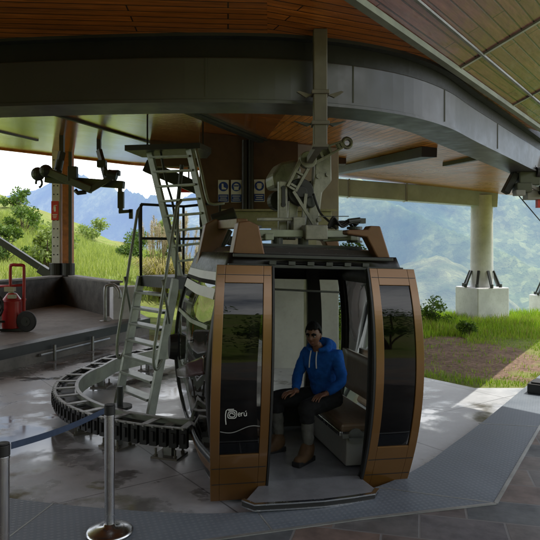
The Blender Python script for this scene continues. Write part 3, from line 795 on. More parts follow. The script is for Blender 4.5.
glyph(cx + .034, [(0, 1), (0, 0)]); glyph(cx + .034, [(0, .6), (.3, .92), (.75, 1)])
glyph(cx + .062, [(0, 1), (0, .35), (.2, .05), (.5, 0), (.8, .12), (.95, .4), (.95, 1)]); glyph(cx + .062, [(.95, .5), (.98, 0)])
glyph(cx + .062, [(.45, 1.2), (.8, 1.5)])
lg.build('lettering', 'pale_print', glassL, local=True)

# benches inside, and the far post
for sx, lab in ((1, None), (-1, None)):
    bs = MB().box((sx * .59, .93, .40), (.46, 1.42, .08)).build('bench_seat', 'cushion', gon, local=True, bevel=.025)
    MB().box((sx * .62, .95, .19), (.36, 1.34, .33)).build('bench_panel', 'bench', bs, local=True, bevel=.01)
    MB().bar((sx * .365, .23, .345), (sx * .365, 1.62, .345), .03, .045).build('bench_trim', 'bright_steel', bs, local=True, bevel=.006)
    MB().cyl((sx * .50, .205, .33), (sx * .50, .225, .33), .07, seg=20).bar((sx * .37, .22, .33), (sx * .80, .22, .33), .03, .04).build('bench_bracket', 'steel', bs, local=True)
    MB().grid(lambda u, v: (sx * (.80 + .15 * kb(.5 + .42 * v) - .02), .2 + 1.45 * u, .5 + .42 * v), 8, 5).build('bench_back', 'cushion', gon, local=True, solid=.05, smooth=True)
MB().grid(lambda u, v: rear_pt(.80 + .10 * u, .12 + 1.78 * v, -.02), 2, 16).build('rear_post', 'black_gloss', gon, local=True, solid=.05)
MB().tube([(-.78, 1.58, 1.62), (0, 1.68, 1.60), (.82, 1.58, 1.58)], .012).build('grab_bar', 'steel', gon, local=True)
MB().box((.78, .28, .22), (.10, .08, .16)).build('bin_bag', 'sign_blue', gon, local=True, bevel=.02)

# bronze arms rising from the roof corners to the hanger frame
def arm(a, bq, c, wd):
    m = MB().bar(a, bq, wd, .12, (0, 1, 0)); m.bar(bq, c, .10, .09)
    return m.build('roof_arm', 'brown', gon, local=True, bevel=.012)
def horn(pts, y0, y1, mat='brown'):
    m = MB(); m.slab([(x, y0, z) for x, z in pts], (0, y1 - y0, 0)); return m.build('roof_arm', mat, gon, local=True, bevel=.012)
horn([(-.76, 1.96), (-.46, 1.96), (-.53, 2.245), (-.62, 2.285), (-.71, 2.27)], .0, .17)
horn([(.60, 1.96), (.72, 1.96), (.60, 2.285), (.50, 2.285), (.48, 2.25), (.28, 2.24), (.28, 2.20), (.47, 2.18)], .0, .13)
horn([(-.90, 1.86), (-.72, 1.90), (-.56, 2.30), (-.72, 2.36), (-.82, 2.30)], 1.25, 1.42)
horn([(.62, 1.96), (.74, 1.96), (.62, 2.285), (.30, 2.27), (.30, 2.19), (.50, 2.17)], 1.25, 1.40)
MB().bar((-.66, .10, 2.26), (-.64, 1.3, 2.30), .10, .09).build('roof_arm', 'brown', gon, local=True, bevel=.01)
MB().box((0, .75, 2.085), (1.1, .9, .03)).build('roof_tray', 'dark_steel', gon, local=True)
# hanger frame on the roof
hf = MB(); hf.bar((-.58, .42, 2.205), (.50, .42, 2.205), .09, .07).bar((-.55, .95, 2.205), (.5, .95, 2.205), .09, .07)
hf.bar((-.45, .3, 2.17), (-.45, 1.1, 2.17), .08, .06).bar((.38, .3, 2.17), (.38, 1.1, 2.17), .08, .06)
hanger = thing('hanger_frame', 'grey steel hanger with gripping lever rising from the cabin roof', 'hanger', tuple(L2W((.10, .7, 2.1))), CR)
def HP(p): return (p[0], p[1] - .7, p[2] - 2.1)
def hbuild(m, name, mat, parent=None, **k):
    m.xf(Matrix.Translation((0, -.7, -2.1))); return m.build(name, mat, parent or hanger, local=True, **k)
hbuild(hf, 'cross_bar', 'green_steel', bevel=.008)
hbuild(MB().box((.0, .36, 2.215), (.22, .14, .14)), 'junction_box', 'grip_steel', bevel=.01)
for x in (-.58, .42): 
    hbuild(MB().cyl((x, .40, 2.13), (x, .40, 2.25), .055, seg=20).cyl((x, .40, 2.25), (x, .40, 2.275), .075, seg=20).cyl((x, .40, 2.12), (x, .40, 2.14), .075, seg=20), 'damper', 'dark_steel')
# main arm: tapering plate with bolt heads
ma = MB().slab([(-.01, .62, 2.24), (.12, .62, 2.24), (.17, .62, 2.62), (.27, .62, 2.74), (.265, .62, 3.02), (.22, .62, 3.08), (.10, .62, 3.05), (.08, .62, 2.75)], (0, .10, 0))
hbuild(ma, 'main_arm', 'grip_steel', bevel=.015)
b = MB()
for x, z in ((.20, 2.98), (.22, 2.80), (.12, 2.78), (.13, 2.35), (.07, 2.35)): b.cyl((x, .60, z), (x, .625, z), .022, seg=12)
hbuild(b, 'bolt_head', 'grip_steel')
hbuild(MB().slab([(-.18, .66, 2.15), (-.09, .66, 2.15), (-.06, .66, 2.66), (-.16, .66, 2.66)], (0, .07, 0)), 'side_plate', 'grip_steel', bevel=.01)
hbuild(MB().slab([(-.29, .58, 2.15), (-.20, .58, 2.15), (-.20, .58, 2.72), (-.29, .58, 2.72)], (0, .06, 0)), 'slotted_post', 'grip_steel', bevel=.01)
b = MB().box((-.245, .572, 2.57), (.035, .012, .16)); b.cyl((-.245, .57, 2.65), (-.245, .58, 2.65), .024, seg=12); b.cyl((-.245, .57, 2.49), (-.245, .58, 2.49), .024, seg=12)
hbuild(b, 'slot_mark', 'black')
# perforated lever with a ring at its tip
def lever_seg(a, b_, w0, w1, y, holes=3):
    a, b_ = Vector((a[0], y, a[1])), Vector((b_[0], y, b_[1])); d = (b_ - a); nr = Vector((-d.z, 0, d.x)).normalized(); m = MB()
    t0 = 0; spans = []
    m2 = [(0, .12)]
    k = holes
    for i in range(k):
        s0 = .12 + i * (.76 / k) ; s1 = s0 + .76 / k
        spans.append((s0, s1))
    def w_(t): return w0 + (w1 - w0) * t
    for sgn in (-1, 1):
        P0 = [a + d * t + nr * sgn * w_(t) / 2 for t in (0, 1)]; P1 = [a + d * t + nr * sgn * w_(t) * .27 for t in (0, 1)]
        m.slab([P0[0], P0[1], P1[1], P1[0]], (0, .05, 0))
    for t in [.0] + [s for s, _ in spans] + [.88, 1.]:
        tt = min(max(t, .03), .97); m.slab([a + d * (tt - .035) - nr * w_(tt) * .27, a + d * (tt + .035) - nr * w_(tt) * .27, a + d * (tt + .035) + nr * w_(tt) * .27, a + d * (tt - .035) + nr * w_(tt) * .27], (0, .048, 0))
    return m
m = lever_seg((.0, 2.93), (.36, 3.10), .15, .08, .55, 3)
lv = hbuild(m, 'lever', 'grip_steel', bevel=.004)
hbuild(lever_seg((-.17, 2.64), (.0, 2.95), .12, .14, .55, 2), 'lever', 'grip_steel', bevel=.004)
hbuild(MB().cyl((.0, .54, 2.93), (.0, .62, 2.93), .085, seg=24), 'lever_pivot', 'grip_steel', bevel=.008)
ringp = [Vector((.41 + .045 * math.cos(t * math.pi / 10), .575, 3.115 + .045 * math.sin(t * math.pi / 10))) for t in range(20)]
hbuild(MB().tube(ringp, .02, 8, True), 'lever_ring', 'grip_steel', smooth=True)
hbuild(MB().bar((-.15, .56, 2.62), (.06, .56, 2.30), .025, .03).bar((-.02, .57, 2.60), (-.06, .57, 2.25), .03, .03), 'link_rod', 'grip_steel')
hbuild(MB().cyl((-.06, .6, 2.62), (-.06, .85, 2.62), .135, seg=28).cyl((-.06, .57, 2.62), (-.06, .6, 2.62), .06, seg=16).cyl((-.22, .8, 2.55), (-.22, .95, 2.55), .1, seg=20), 'grip_wheel', 'black', bevel=.01)
hbuild(MB().slab([(-.27, .85, 2.68), (-.02, .85, 2.68), (.03, .85, 2.88), (-.04, .85, 2.98), (-.20, .85, 2.94), (-.29, .85, 2.80)], (0, .32, 0)), 'shroud', 'grip_steel', bevel=.03)
hbuild(MB().slab([(.09, .75, 2.3), (.15, .75, 2.3), (.16, .75, 2.75), (.08, .75, 2.75)], (0, .10, 0)).cyl((.04, .58, 2.52), (.04, .70, 2.52), .055, seg=20), 'spring_case', 'dark_steel', bevel=.01)
cb = MB()
for k in range(5):
    y = .33 + .03 * k
    cb.tube(catmull([(.12 + .02 * k, y, 2.26), (.17 + .015 * k, y - .03, 2.36 - .02 * k), (.26, y, 2.27 + .012 * k), (.36, y + .01, 2.31 + .012 * (k % 3)), (.44, y + .03, 2.30 - .01 * k)], 6), .011, 6)
cb.tube(catmull([(.05, .55, 2.6), (.10, .5, 2.42), (.16, .42, 2.33), (.22, .36, 2.25)], 6), .012, 6)
hbuild(cb, 'cable_loom', 'black', smooth=True)
hbuild(MB().cyl((.34, .36, 2.32), (.46, .36, 2.335), .03, seg=12).box((.48, .36, 2.33), (.06, .05, .05)).bar((.05, .4, 2.37), (.36, .4, 2.375), .008, .008).cyl((-.35, .40, 2.10), (-.35, .40, 2.16), .05, seg=16).cyl((-.1, .40, 2.10), (-.1, .40, 2.16), .05, seg=16), 'fitting', 'dark_steel', each=True)
hbuild(MB().bar((-.52, .5, 2.34), (-.10, .5, 2.345), .04, .03).box((-.12, .5, 2.30), (.12, .1, .13)).box((.22, .44, 2.28), (.08, .08, .05)), 'bracket', 'grip_steel', each=True, bevel=.006)

# cream drive girder behind the cabin roof
gd = thing('drive_girder', 'cream steel box girder spanning behind the cabin roof', 'girder', (-.1, 8.2, 2.4))
MB().box((.12, 8.25, 2.47), (1.42, .30, .20)).build('web', 'cream_steel', gd, bevel=.006)
MB().box((.12, 8.25, 2.585), (1.55, .42, .025)).build('top_flange', 'cream_steel', gd)
MB().box((.12, 8.25, 2.36), (1.50, .36, .02)).build('bottom_flange', 'cream_steel', gd)
for x in (-.35, .55): MB().box((x, 8.25, 1.1), (.16, .2, 2.44)).build('girder_leg', 'cream_steel', gd)
b = MB()
b.cyl((-.75, 7.9, 2.42), (-.45, 7.9, 2.52), .10, seg=20).box((-.60, 7.9, 2.22), (.16, .2, .2)).tube(catmull([(-.72, 7.85, 2.45), (-.80, 7.8, 2.25), (-.62, 7.8, 2.1), (-.5, 7.8, 2.3)], 5), .02)
b.box((-.40, 7.95, 2.17), (.3, .2, .12))
b.build('drive_motor', 'dark_steel', gd, bevel=.008)

# hung maintenance cabinet with the three safety signs
dr = thing('hung_cabinet', 'dark brown boarded service cabinet hung below the ceiling', 'cabinet', (-.3, 11.8, 3.1))
MB().prism([(-1.32, 11.2), (0.0, 11.2), (0.0, 12.4), (-1.32, 12.4)], 2.52, lambda x, y: zin(x, y)).build('cabinet_body', 'wood_wall', dr, bevel=.01)
MB().prism([(-1.26, 10.72), (.50, 10.72), (.50, 10.88), (-1.26, 10.88)], 2.52, lambda x, y: zin(x, y)).build('front_board', 'wood_wall', dr, bevel=.006)
MB().prism([(-2.6, 13.0), (1.6, 12.6), (1.6, 12.9), (-2.6, 13.2)], 3.86, lambda x, y: zin(x, y)).build('upper_board', 'wood_wall', dr)
for x in (-.45, -.34): 
    t_ = MB().cyl((x, 10.65, 2.4), (x, 10.65, 4.0), .05, seg=14); tag(t_.build('down_pipe', 'black'), 'black vertical pipe between the blue safety signs', 'pipe', 'black pipes up the cabinet')
def psign(x, z, lab, kind):
    s = sign('safety_sign', lab, (x, 10.70, z), .19, .40, 'white')
    X, Y = x, 10.691
    MB().cyl((X, Y + .002, z + .08), (X, Y - .002, z + .08), .085, seg=28).build('disc', 'sign_blue', s)
    g = MB(); Yf = Y - .004
    zc = z + .08
    if kind == 'boots':
        g.slab([(X - .03, Yf, zc + .05), (X + .0, Yf, zc + .05), (X + .005, Yf, zc - .01), (X + .05, Yf, zc - .03), (X + .05, Yf, zc - .05), (X - .03, Yf, zc - .05)], (0, .002, 0))
    elif kind == 'goggles':
        g.cyl((X, Yf, zc + .005), (X, Yf + .002, zc + .005), .05, seg=20); g.box((X, Yf + .001, zc - .045), (.08, .002, .03))
    else:
        g.cyl((X, Yf, zc - .012), (X, Yf + .002, zc - .012), .042, seg=20); g.box((X, Yf + .001, zc + .035), (.075, .002, .03)); g.box((X, Yf + .001, zc + .018), (.11, .002, .012))
    g.build('symbol', 'white', s)
    if kind == 'goggles':
        MB().box((X, Yf - .003, zc + .012), (.085, .003, .022)).build('symbol', 'sign_blue', s)
    MB().box((X, Y, z - .125), (.18, .006, .13)).build('caption_panel', 'sign_blue', s)
    c = MB()
    for k in range(3): c.box((X, Y - .005, z - .09 - .035 * k), (.14 - .03 * (k % 2), .003, .012))
    c.build('caption_bars', 'white', s)
psign(-.83, 3.10, 'white and blue safety boots sign, the outer one of the paired signs', 'boots')
psign(-.60, 3.10, 'white and blue face protection sign beside the boots sign', 'goggles')
psign(-.19, 3.11, 'single white and blue helmet sign between the pipes and the pier', 'helmet')
rs = sign('warning_sign', 'small red warning sign seen through the upper ladder', (-2.25, 16.6, 3.82), .5, .36, 'sign_red')
MB().bar((-2.25, 16.62, 3.64), (-2.25, 16.62, 4.72), .04, .03).build('sign_rod', 'dark_steel', rs)
b = MB()
for k in range(3): b.box((-2.25, 16.588, 3.93 - .1 * k), (.34 - .06 * k, .006, .03))
b.build('lettering_bars', 'white', rs)

# drop post in front of the ring beam
dp = thing('drop_post', 'brown grey steel post hanging past the ring beam with bracket plates', 'post', (.385, 4.62, 3.7))
MB().box((.385, 4.62, 3.29), (.105, .105, .90)).build('post_body', 'cream_dark', dp, bevel=.008)
for z in (3.255, 3.02):
    MB().box((.385, 4.62, z), (.135, .135, .03)).build('clamp_collar', 'cream_dark', dp, bevel=.004)
for sx in (-1, 1):
    MB().slab([(.385 + sx * .06, 4.60, 3.24), (.385 + sx * .16, 4.60, 3.27), (.385 + sx * .18, 4.60, 3.265), (.385 + sx * .11, 4.60, 3.22)], (0, .03, 0)).build('bracket_plate', 'cream_dark', dp)
    MB().slab([(.385 + sx * .06, 4.60, 3.02), (.385 + sx * .20, 4.60, 3.04), (.385 + sx * .10, 4.60, 3.00)], (0, .03, 0)).build('bracket_plate', 'dark_steel', dp)
MB().box((.385, 4.62, 2.845), (.12, .12, .02)).bar((.385, 4.66, 2.87), (.385, 6.4, 2.95), .06, .06).build('tie_arm', 'cream_dark', dp)

# ------------------------------------------------------------------ ring guide rail with its links
gc = Vector((-.3, 8.6, 0)); gr = 2.45
path = []
for k in range(24): 
    a = R(-102 - k * 4.0); path.append(Vector((gc.x + gr * math.cos(a), gc.y + gr * math.sin(a), 0)))
a_end = path[-1]; tdir = (path[-1] - path[-2]).normalized()
path += [Vector((-2.60, 9.95, 0)), Vector((-2.30, 10.50, 0)), Vector((-1.98, 11.05, 0)), Vector((-1.3, 12.2, 0)), Vector((-.6, 13.4, 0))]
path = [p for p in path]
sp2 = catmull(path, 4)
# even spacing
lens = [0]
for a, b_ in zip(sp2, sp2[1:]): lens.append(lens[-1] + (b_ - a).length)
def at_len(s):
    for i in range(len(lens) - 1):
        if lens[i + 1] >= s: 
            t = (s - lens[i]) / max(1e-6, lens[i + 1] - lens[i]); return sp2[i].lerp(sp2[i + 1], t), (sp2[i + 1] - sp2[i]).normalized()
    return sp2[-1], (sp2[-1] - sp2[-2]).normalized()
gl = thing('guide_rail', 'curved floor guide rail with black links standing on bolted feet', 'guide rail', (-2.5, 8.0, -.1))
MB().sweep(sp2, [(-.13, .07), (-.10, .07), (-.10, .235), (-.13, .235)]).build('rail_web', 'black', gl)
MB().sweep(sp2, [(.09, .05), (.115, .05), (.115, .26), (.09, .26)]).build('inner_channel', 'green_steel', gl)
lk = MB(); tp = MB(); tb = MB(); Ltot = lens[-1]; s = .02; k = 0
while s < Ltot - .1:
    p, t = at_len(s); o = Vector((-t.y, t.x, 0)); rot = Matrix(((t.x, -t.y, 0), (t.y, t.x, 0), (0, 0, 1)))
    # path runs clockwise seen from above: the outer side is +o for this direction
    sgn = -1 if (p + o * .1 - gc).length < (p - gc).length else 1
    oo = o * sgn
    lk.box(p + oo * .165 + Vector((0, 0, .15)), (.082, .06, .19), rot)
    lk.box(p + oo * .20 + Vector((0, 0, .155)), (.03, .03, .10), rot)
    if k % 4 == 0: tp.box(p + oo * .035 + Vector((0, 0, .255)), (.075, .28, .014), rot)
    lk.box(p + oo * .03 + Vector((0, 0, .20)), (.104, .20, .02), rot)
    tp.cyl(p + oo * .19 + Vector((0, 0, .24)), p + oo * .19 + Vector((0, 0, .262)), .014, seg=8)  # link studs, joined into the frame mesh
    s += .105; k += 1
lk.build('link_chain', 'black', gl)
tp.sweep(sp2, [(-.19, .247), (-.155, .247), (-.155, .259), (-.19, .259)]); tp.sweep(sp2, [(.075, .262), (.12, .262), (.12, .272), (.075, .272)])
tp.build('top_frame_studs', 'bright_grey', gl)
for s in (.25, .95, 1.75, 2.9, 4.2, 5.6):
    p, t = at_len(s); o = Vector((-t.y, t.x, 0)); sgn = 1 if (p + o * .1 - gc).length > (p - gc).length else -1
    q = p - o * sgn * .0
    rot = Matrix(((t.x, -t.y, 0), (t.y, t.x, 0), (0, 0, 1)))
    f = MB().box(q + Vector((0, 0, -.09)), (.30, .26, .02), rot).build('foot', 'cream_dark', gl)
    MB().box(q + Vector((0, 0, .07)), (.09, .09, .32), rot).build('upright', 'steel', f)
    n_ = MB()
    for dx, dy in ((-.11, -.09), (.11, -.09), (-.11, .09), (.11, .09)):
        c = q + rot @ Vector((dx, dy, -.1)); n_.cyl(c, c + Vector((0, 0, .10)), .012, seg=8).cyl(c + Vector((0, 0, .015)), c + Vector((0, 0, .04)), .022, seg=6)
    n_.build('anchor_bolt', 'cream_dark', f, each=True)
# jack stands inside the ring
for (x, y), h, lab in (((-1.75, 7.0), .46, 'low screw jack inside the guide rail, nearer the belt post'), ((-1.35, 9.9), .4, 'low screw jack behind the ladder foot')):
    j = thing('screw_jack', lab, 'jack', (x, y, -.1))
    MB().cyl((x, y, -.1), (x, y, -.08), .16, seg=20).build('base_plate', 'steel', j)
    MB().cyl((x, y, -.08), (x, y, h), .035, seg=12).build('screw', 'dark_steel', j)
    MB().cyl((x, y, h * .45), (x, y, h * .45 + .03), .14, seg=20).build('hand_wheel', 'dark_steel', j)

# ------------------------------------------------------------------ lower access stair and upper ladder
A = [Vector((-2.128, 8.400, -0.120)), Vector((-1.888, 8.780, 1.670))]      # outer stringer foot, top
B = [Vector((-1.536, 7.680, -0.100)), Vector((-1.263, 8.060, 1.580))]
A[0].z = -.1; B[0].z = -.1; B[1].z = A[1].z = 1.66
ls = thing('access_stair', 'steep pale green steel stair climbing to a small landing', 'stair', tuple(A[0]))
for P0, P1 in (A, B): MB().bar(P0, P1 + Vector((0, 0, .0)), .045, .13).build('stringer', 'stair_green', ls, bevel=.004)
wv = (B[0] - A[0]).normalized(); fw = Vector((-wv.y, wv.x, 0)).normalized()
if fw.y < 0: fw = -fw
rot = Matrix((wv, fw, Vector((0, 0, 1)))).transposed(); wid = (B[0] - A[0]).length
for k in range(1, 8):
    t = k / 8; c = (A[0].lerp(A[1], t) + B[0].lerp(B[1], t)) / 2
    MB().box(c, (wid - .04, .17, .035), rot).build('tread', 'stair_green', ls, bevel=.004)
ld = [A[1], B[1], B[1] + fw * .72, A[1] + fw * .72]
ldm = MB(); ldm.slab([p + Vector((0, 0, -.02)) for p in ld], (0, 0, .04))
for a, b_ in ((ld[0], ld[1]), (ld[1], ld[2]), (ld[2], ld[3]), (ld[3], ld[0])): ldm.bar(a - Vector((0, 0, .06)), b_ - Vector((0, 0, .06)), .03, .15, ext=.01)
ldm.build('landing', 'dark_steel', ls)
for p in (ld[2], ld[3]): MB().bar(Vector((p.x, p.y, -.1)), p, .07, .07).build('landing_leg', 'stair_green', ls)
def hand(P0, P1, off):
    o = wv * off; d = (P1 - P0)
    def q(t, h): return P0 + d * t + o + Vector((0, 0, h))
    loop = catmull([q(.40, .02), q(.34, .02) - fw * .06, q(.325, .09) - fw * .10, q(.34, .20) - fw * .11], 6) + [q(.36, .27) - fw * .108, q(.6, .57) - fw * .07, q(.97, 1.02) - fw * .012] + [P1 + o + fw * .05 + Vector((0, 0, 1.06))]
    m = MB().tube(loop, .022, 8); m.bar(q(.66, .02), q(.64, .64) - fw * .10, .025, .025)
    m.bar(P1 + Vector((0, 0, 0)), P1 + o + Vector((0, 0, 1.0)), .03, .03)
    return m.build('handrail', 'stair_green', ls, smooth=True)
hand(A[0], A[1], -.06); hand(B[0], B[1], .06)
gm = MB()
for h in (1.06, .56): 
    gm.tube([ld[0] + Vector((0, 0, h)), ld[3] + Vector((0, 0, h)), ld[2] + Vector((0, 0, h))], .02, 8)
for p in (ld[3], ld[0], (ld[2] + ld[3]) / 2, ld[2]): gm.cyl(p, p + Vector((0, 0, 1.06)), .02, seg=8)
gm.build('guard_rail', 'dark_steel', ls, smooth=True)
tag(MB().sphere((-1.3, 9.3, 1.0), .01).bm and MB().box((-.98, 8.9, .38), (.3, .25, .95)).build('switch_box', 'bench', bevel=.02), 'pale grey switch box standing between stair and cabin', 'box')

ul = thing('upper_ladder', 'green steel ladder leaning from the landing up to the ceiling hatch', 'ladder', (-1.169, 8.550, 1.337))
U = [Vector((-1.204, 8.600, 1.305)), Vector((-1.805, 8.950, 3.557))]; W_ = [Vector((-0.664, 8.300, 1.414)), Vector((-1.168, 8.650, 3.521))]
for P0, P1 in (U, W_): MB().bar(P0, P1, .05, .10).build('stile', 'stair_green', ul, bevel=.004)
for k in range(10):
    t = .06 + k * .098; a, b_ = U[0].lerp(U[1], t), W_[0].lerp(W_[1], t)
    MB().bar(a, b_, .10, .028).build('rung', 'stair_green', ul)
MB().tube(catmull([(-1.048, 8.500, 3.481), (-0.972, 8.450, 3.177), (-0.882, 8.400, 2.778), (-0.812, 8.400, 2.694), (-0.652, 8.500, 2.716)], 6), .022, 8).build('hand_loop', 'stair_green', ul, smooth=True)
MB().tube(catmull([(-1.632, 8.900, 3.563), (-1.543, 8.900, 3.088), (-1.439, 8.900, 2.717), (-1.394, 8.900, 2.272)], 6), .018, 8).build('hand_loop', 'dark_steel', ul, smooth=True)
MB().tube([(-1.291, 8.800, 3.297), (-1.379, 8.800, 2.490), (-1.320, 8.800, 2.021)], .03, 8).build('side_prop', 'dark_steel', ul)
ht = thing('ceiling_hatch', 'dark steel hatch platform hung below the ceiling above the ladder', 'hatch', (-1.3, 8.9, 3.55))
MB().prism([(-2.12, 8.75), (-1.0, 8.55), (-.88, 9.0), (-1.0, 9.5), (-2.0, 9.4)], 3.50, 3.58).build('hatch_deck', 'dark_steel', ht)
for x, y in ((-1.05, 9.4), (-1.9, 9.3)): MB().bar((x, y, 3.55), (x, y, zin(x, y) + .02), .022, .022).build('hatch_rod', 'dark_steel', ht)

# ------------------------------------------------------------------ overhead conveyor arms
ov = thing('conveyor_arm', 'dark articulated conveyor arm hung in front of the perforated roof post', 'conveyor arm', (-4.3, 14, 3.7))
def bm_tube(pts, r, name, mat='dark_steel', par=ov, seg=12): return MB().tube([Vector(p) for p in pts], r, seg).build(name, mat, par)
MB().bar((-5.227, 14.000, 3.707), (-3.358, 13.800, 3.545), .16, .17).build('main_beam', 'olive_steel', ov, bevel=.01)
MB().bar((-5.198, 13.800, 3.890), (-4.035, 13.600, 3.410), .13, .17).build('swing_arm', 'olive_steel', ov, bevel=.02)
MB().bar((-4.080, 13.600, 3.410), (-3.536, 13.600, 3.727), .10, .12).build('swing_arm', 'olive_steel', ov, bevel=.02)
MB().bar((-4.888, 14.100, 4.353), (-4.970, 14.000, 3.777), .10, .14).cyl((-4.900, 14.000, 4.150), (-4.947, 14.000, 3.917), .09).build('hanger_strut', 'dark_steel', ov, each=True)
MB().bar((-4.018, 14.100, 4.400), (-3.776, 13.900, 3.672), .09, .12).box((-3.920, 14.000, 4.057), (.2, .16, .16)).build('hanger_strut', 'dark_steel', ov, each=True)
MB().bar(Vector((-4.888, 14.100, 4.353)), (Vector((-4.888, 14.100, 4.353)) + Vector((0, 0, .45))), .1, .1).bar(Vector((-4.018, 14.100, 4.400)), Vector((-4.018, 14.100, 4.400)) + Vector((0, 0, .42)), .09, .09).build('hanger_strut', 'dark_steel', ov, each=True)
b = MB().sphere((-5.375, 13.900, 3.811), .16, (1, .8, 1)).sphere((-5.152, 13.800, 3.867), .15).cyl((-3.645, 13.500, 3.760), (-3.442, 13.500, 3.715), .11).box((-3.581, 13.600, 3.795), (.35, .2, .12)).box((-4.498, 13.700, 3.785), (.2, .16, .34))
b.build('joint_housing', 'dark_steel', ov, each=True, bevel=.01)
MB().bar((-3.450, 13.800, 3.522), (-3.427, 13.800, 2.924), .08, .10).box((-3.427, 13.800, 3.200), (.13, .12, .38)).bar((-3.473, 13.800, 2.924), (-3.174, 13.800, 2.947), .08, .07).box((-3.197, 13.800, 2.878), (.08, .08, .22)).build('drop_bracket', 'olive_steel', ov)
hk = [Vector((-5.352, 13.900, 3.625)) + Vector((.07 * math.sin(a), 0, -.12 - .10 * math.cos(a) + .10)) for a in np.linspace(0, 5, 14)]
MB().tube(hk, .025, 6).tube([(-4.420, 13.600, 3.410), (-4.352, 13.600, 3.342), (-4.171, 13.600, 3.365)], .05, 8).build('hook', 'dark_steel', ov, each=True, smooth=True)

og = thing('trolley_grip', 'black rope trolley bolted under the far end of the ring beam', 'trolley', (3.75, 9, 3.2))
b = MB().bar((3.486, 8.900, 2.895), (3.664, 8.900, 3.237), .13, .10).build('jaw', 'black', og, bevel=.01)
MB().box((3.812, 8.900, 3.103), (.30, .22, .20)).box((3.717, 8.850, 2.964), (.22, .2, .14)).build('grip_body', 'olive_steel', og, bevel=.012)
MB().slab([(3.579, 8.800, 3.311), (3.755, 8.800, 3.282), (3.711, 8.800, 3.179), (3.623, 8.800, 3.179)], (0, .2, 0)).slab([(3.769, 8.800, 3.194), (3.872, 8.800, 3.311), (3.901, 8.800, 3.282), (3.843, 8.800, 3.135)], (0, .2, 0)).build('top_plate', 'black', og)
MB().cyl((3.901, 8.800, 3.194), (4.136, 8.800, 3.179), .075, seg=20).cyl((3.938, 8.750, 2.925), (4.112, 8.750, 2.925), .07, seg=20).build('roller', 'black', og)
MB().box((3.901, 8.900, 2.866), (.24, .18, .14)).bar((3.813, 8.800, 2.989), (4.033, 8.800, 2.901), .06, .05).box((3.652, 8.800, 2.886), (.14, .14, .08)).build('lower_arm', 'bench', og, bevel=.01)
MB().box((4.005, 8.900, 2.747), (.10, .08, .14)).build('red_tag', 'sign_red', og)
MB().bar((3.819, 8.950, 3.124), (3.810, 9.000, 3.550), .1, .1).bar((4.027, 8.950, 3.124), (4.140, 9.200, 3.461), .1, .1).build('mount', 'dark_steel', og)
tag(MB().tube([(3.693, 8.900, 2.851), (4.302, 8.900, 2.139)], .008, 6).build('stay_cable', 'dark_steel'), 'thin stay cable sloping down from the black trolley', 'cable')

# ------------------------------------------------------------------ belt posts
def belt_post(x, y, label):
    s = thing('belt_post', label, 'stanchion', (x, y, .005), group='belt barrier posts')
    b = MB(); prof = [(.0, .005), (.168, .005), (.17, .02), (.155, .032), (.10, .045), (.045, .058), (.037, .075)]
    rg = [[b.bm.verts.new((x + r * math.cos(k * math.pi / 20), y + r * math.sin(k * math.pi / 20), z)) for k in range(40)] for r, z in prof[1:]]
    for i in range(len(rg) - 1):
        for k in range(40): b.bm.faces.new((rg[i][k], rg[i][(k + 1) % 40], rg[i + 1][(k + 1) % 40], rg[i + 1][k]))
    b.bm.faces.new(rg[0][::-1]); b.bm.faces.new(rg[-1])
    b.build('base', 'bright_steel', s, smooth=True)
    MB().cyl((x, y, .06), (x, y, .86), .036, seg=32).build('pole', 'bright_steel', s, smooth=False)
    MB().cyl((x, y, .86), (x, y, .925), .040, seg=32).cyl((x, y, .925), (x, y, .935), .037, seg=32).build('belt_head', 'black', s, bevel=.004)
    MB().cyl((x, y, .845), (x, y, .858), .0385, seg=32).build('collar', 'bright_steel', s)
    return s
belt_post(-1.16, 4.34, 'stainless belt post standing complete with its round base in view')
belt_post(-1.545, 3.47, 'stainless belt post at the corner, only its upper pole in view')
b = MB()
pa, pb = Vector((-1.52, 3.525, .90)), Vector((-1.185, 4.285, .90))
for i in range(1): b.grid(lambda u, v: tuple(pa.lerp(pb, u) + Vector((0, 0, -.02 + .04 * v - .02 * math.sin(u * math.pi)))), 16, 1)
tag(b.build('barrier_belt', 'belt', solid=.003), 'navy blue webbing belt stretched between the two steel posts', 'belt')

# dark stopper on the plate strip at the right
b = MB().box((3.92, 8.62, .075), (.34, .40, .14), Matrix.Rotation(R(-36), 3, 'Z')).box((3.92, 8.62, .155), (.26, .32, .03), Matrix.Rotation(R(-36), 3, 'Z'))
tag(b.build('rubber_stopper', 'black', bevel=.015), 'low dark stopper block on the far end of the plate strip', 'stopper')

# ------------------------------------------------------------------ wheeled extinguisher
ex = thing('wheeled_extinguisher', 'red wheeled fire extinguisher trolley standing on the ledge', 'extinguisher', (-5.547, 13.000, 0.252))
ex.location.z = .3
def E(a, b, dy=0.):      # side view drawn on a 24 mm grid
    return (-5.85 + a * .02167, 13.0 + dy, 7.467 - b * .02167)
MB().cyl(E(12, 328), E(12, 300), .20, seg=28).cyl(E(12, 300), E(12, 293), .20, .09, seg=28).build('cylinder', 'red', ex, bevel=.02)
MB().cyl(E(11, 293), E(11, 289), .06).box(E(10, 289), (.2, .14, .10)).box(E(15, 296, -.15), (.16, .1, .08)).build('valve', 'cream_steel', ex)
MB().tube(catmull([E(10.5, 320), E(10.5, 290), E(10.5, 268), E(12, 265), E(17, 265), E(23, 265.5), E(24, 270), E(24, 300), E(24, 322)], 6), .035, 8).tube([E(-4, 286), E(10, 286), E(24, 285)], .028, 8).tube([E(10.5, 300, .1), E(24, 300, .1)], .028).build('handle_frame', 'red', ex, smooth=True)
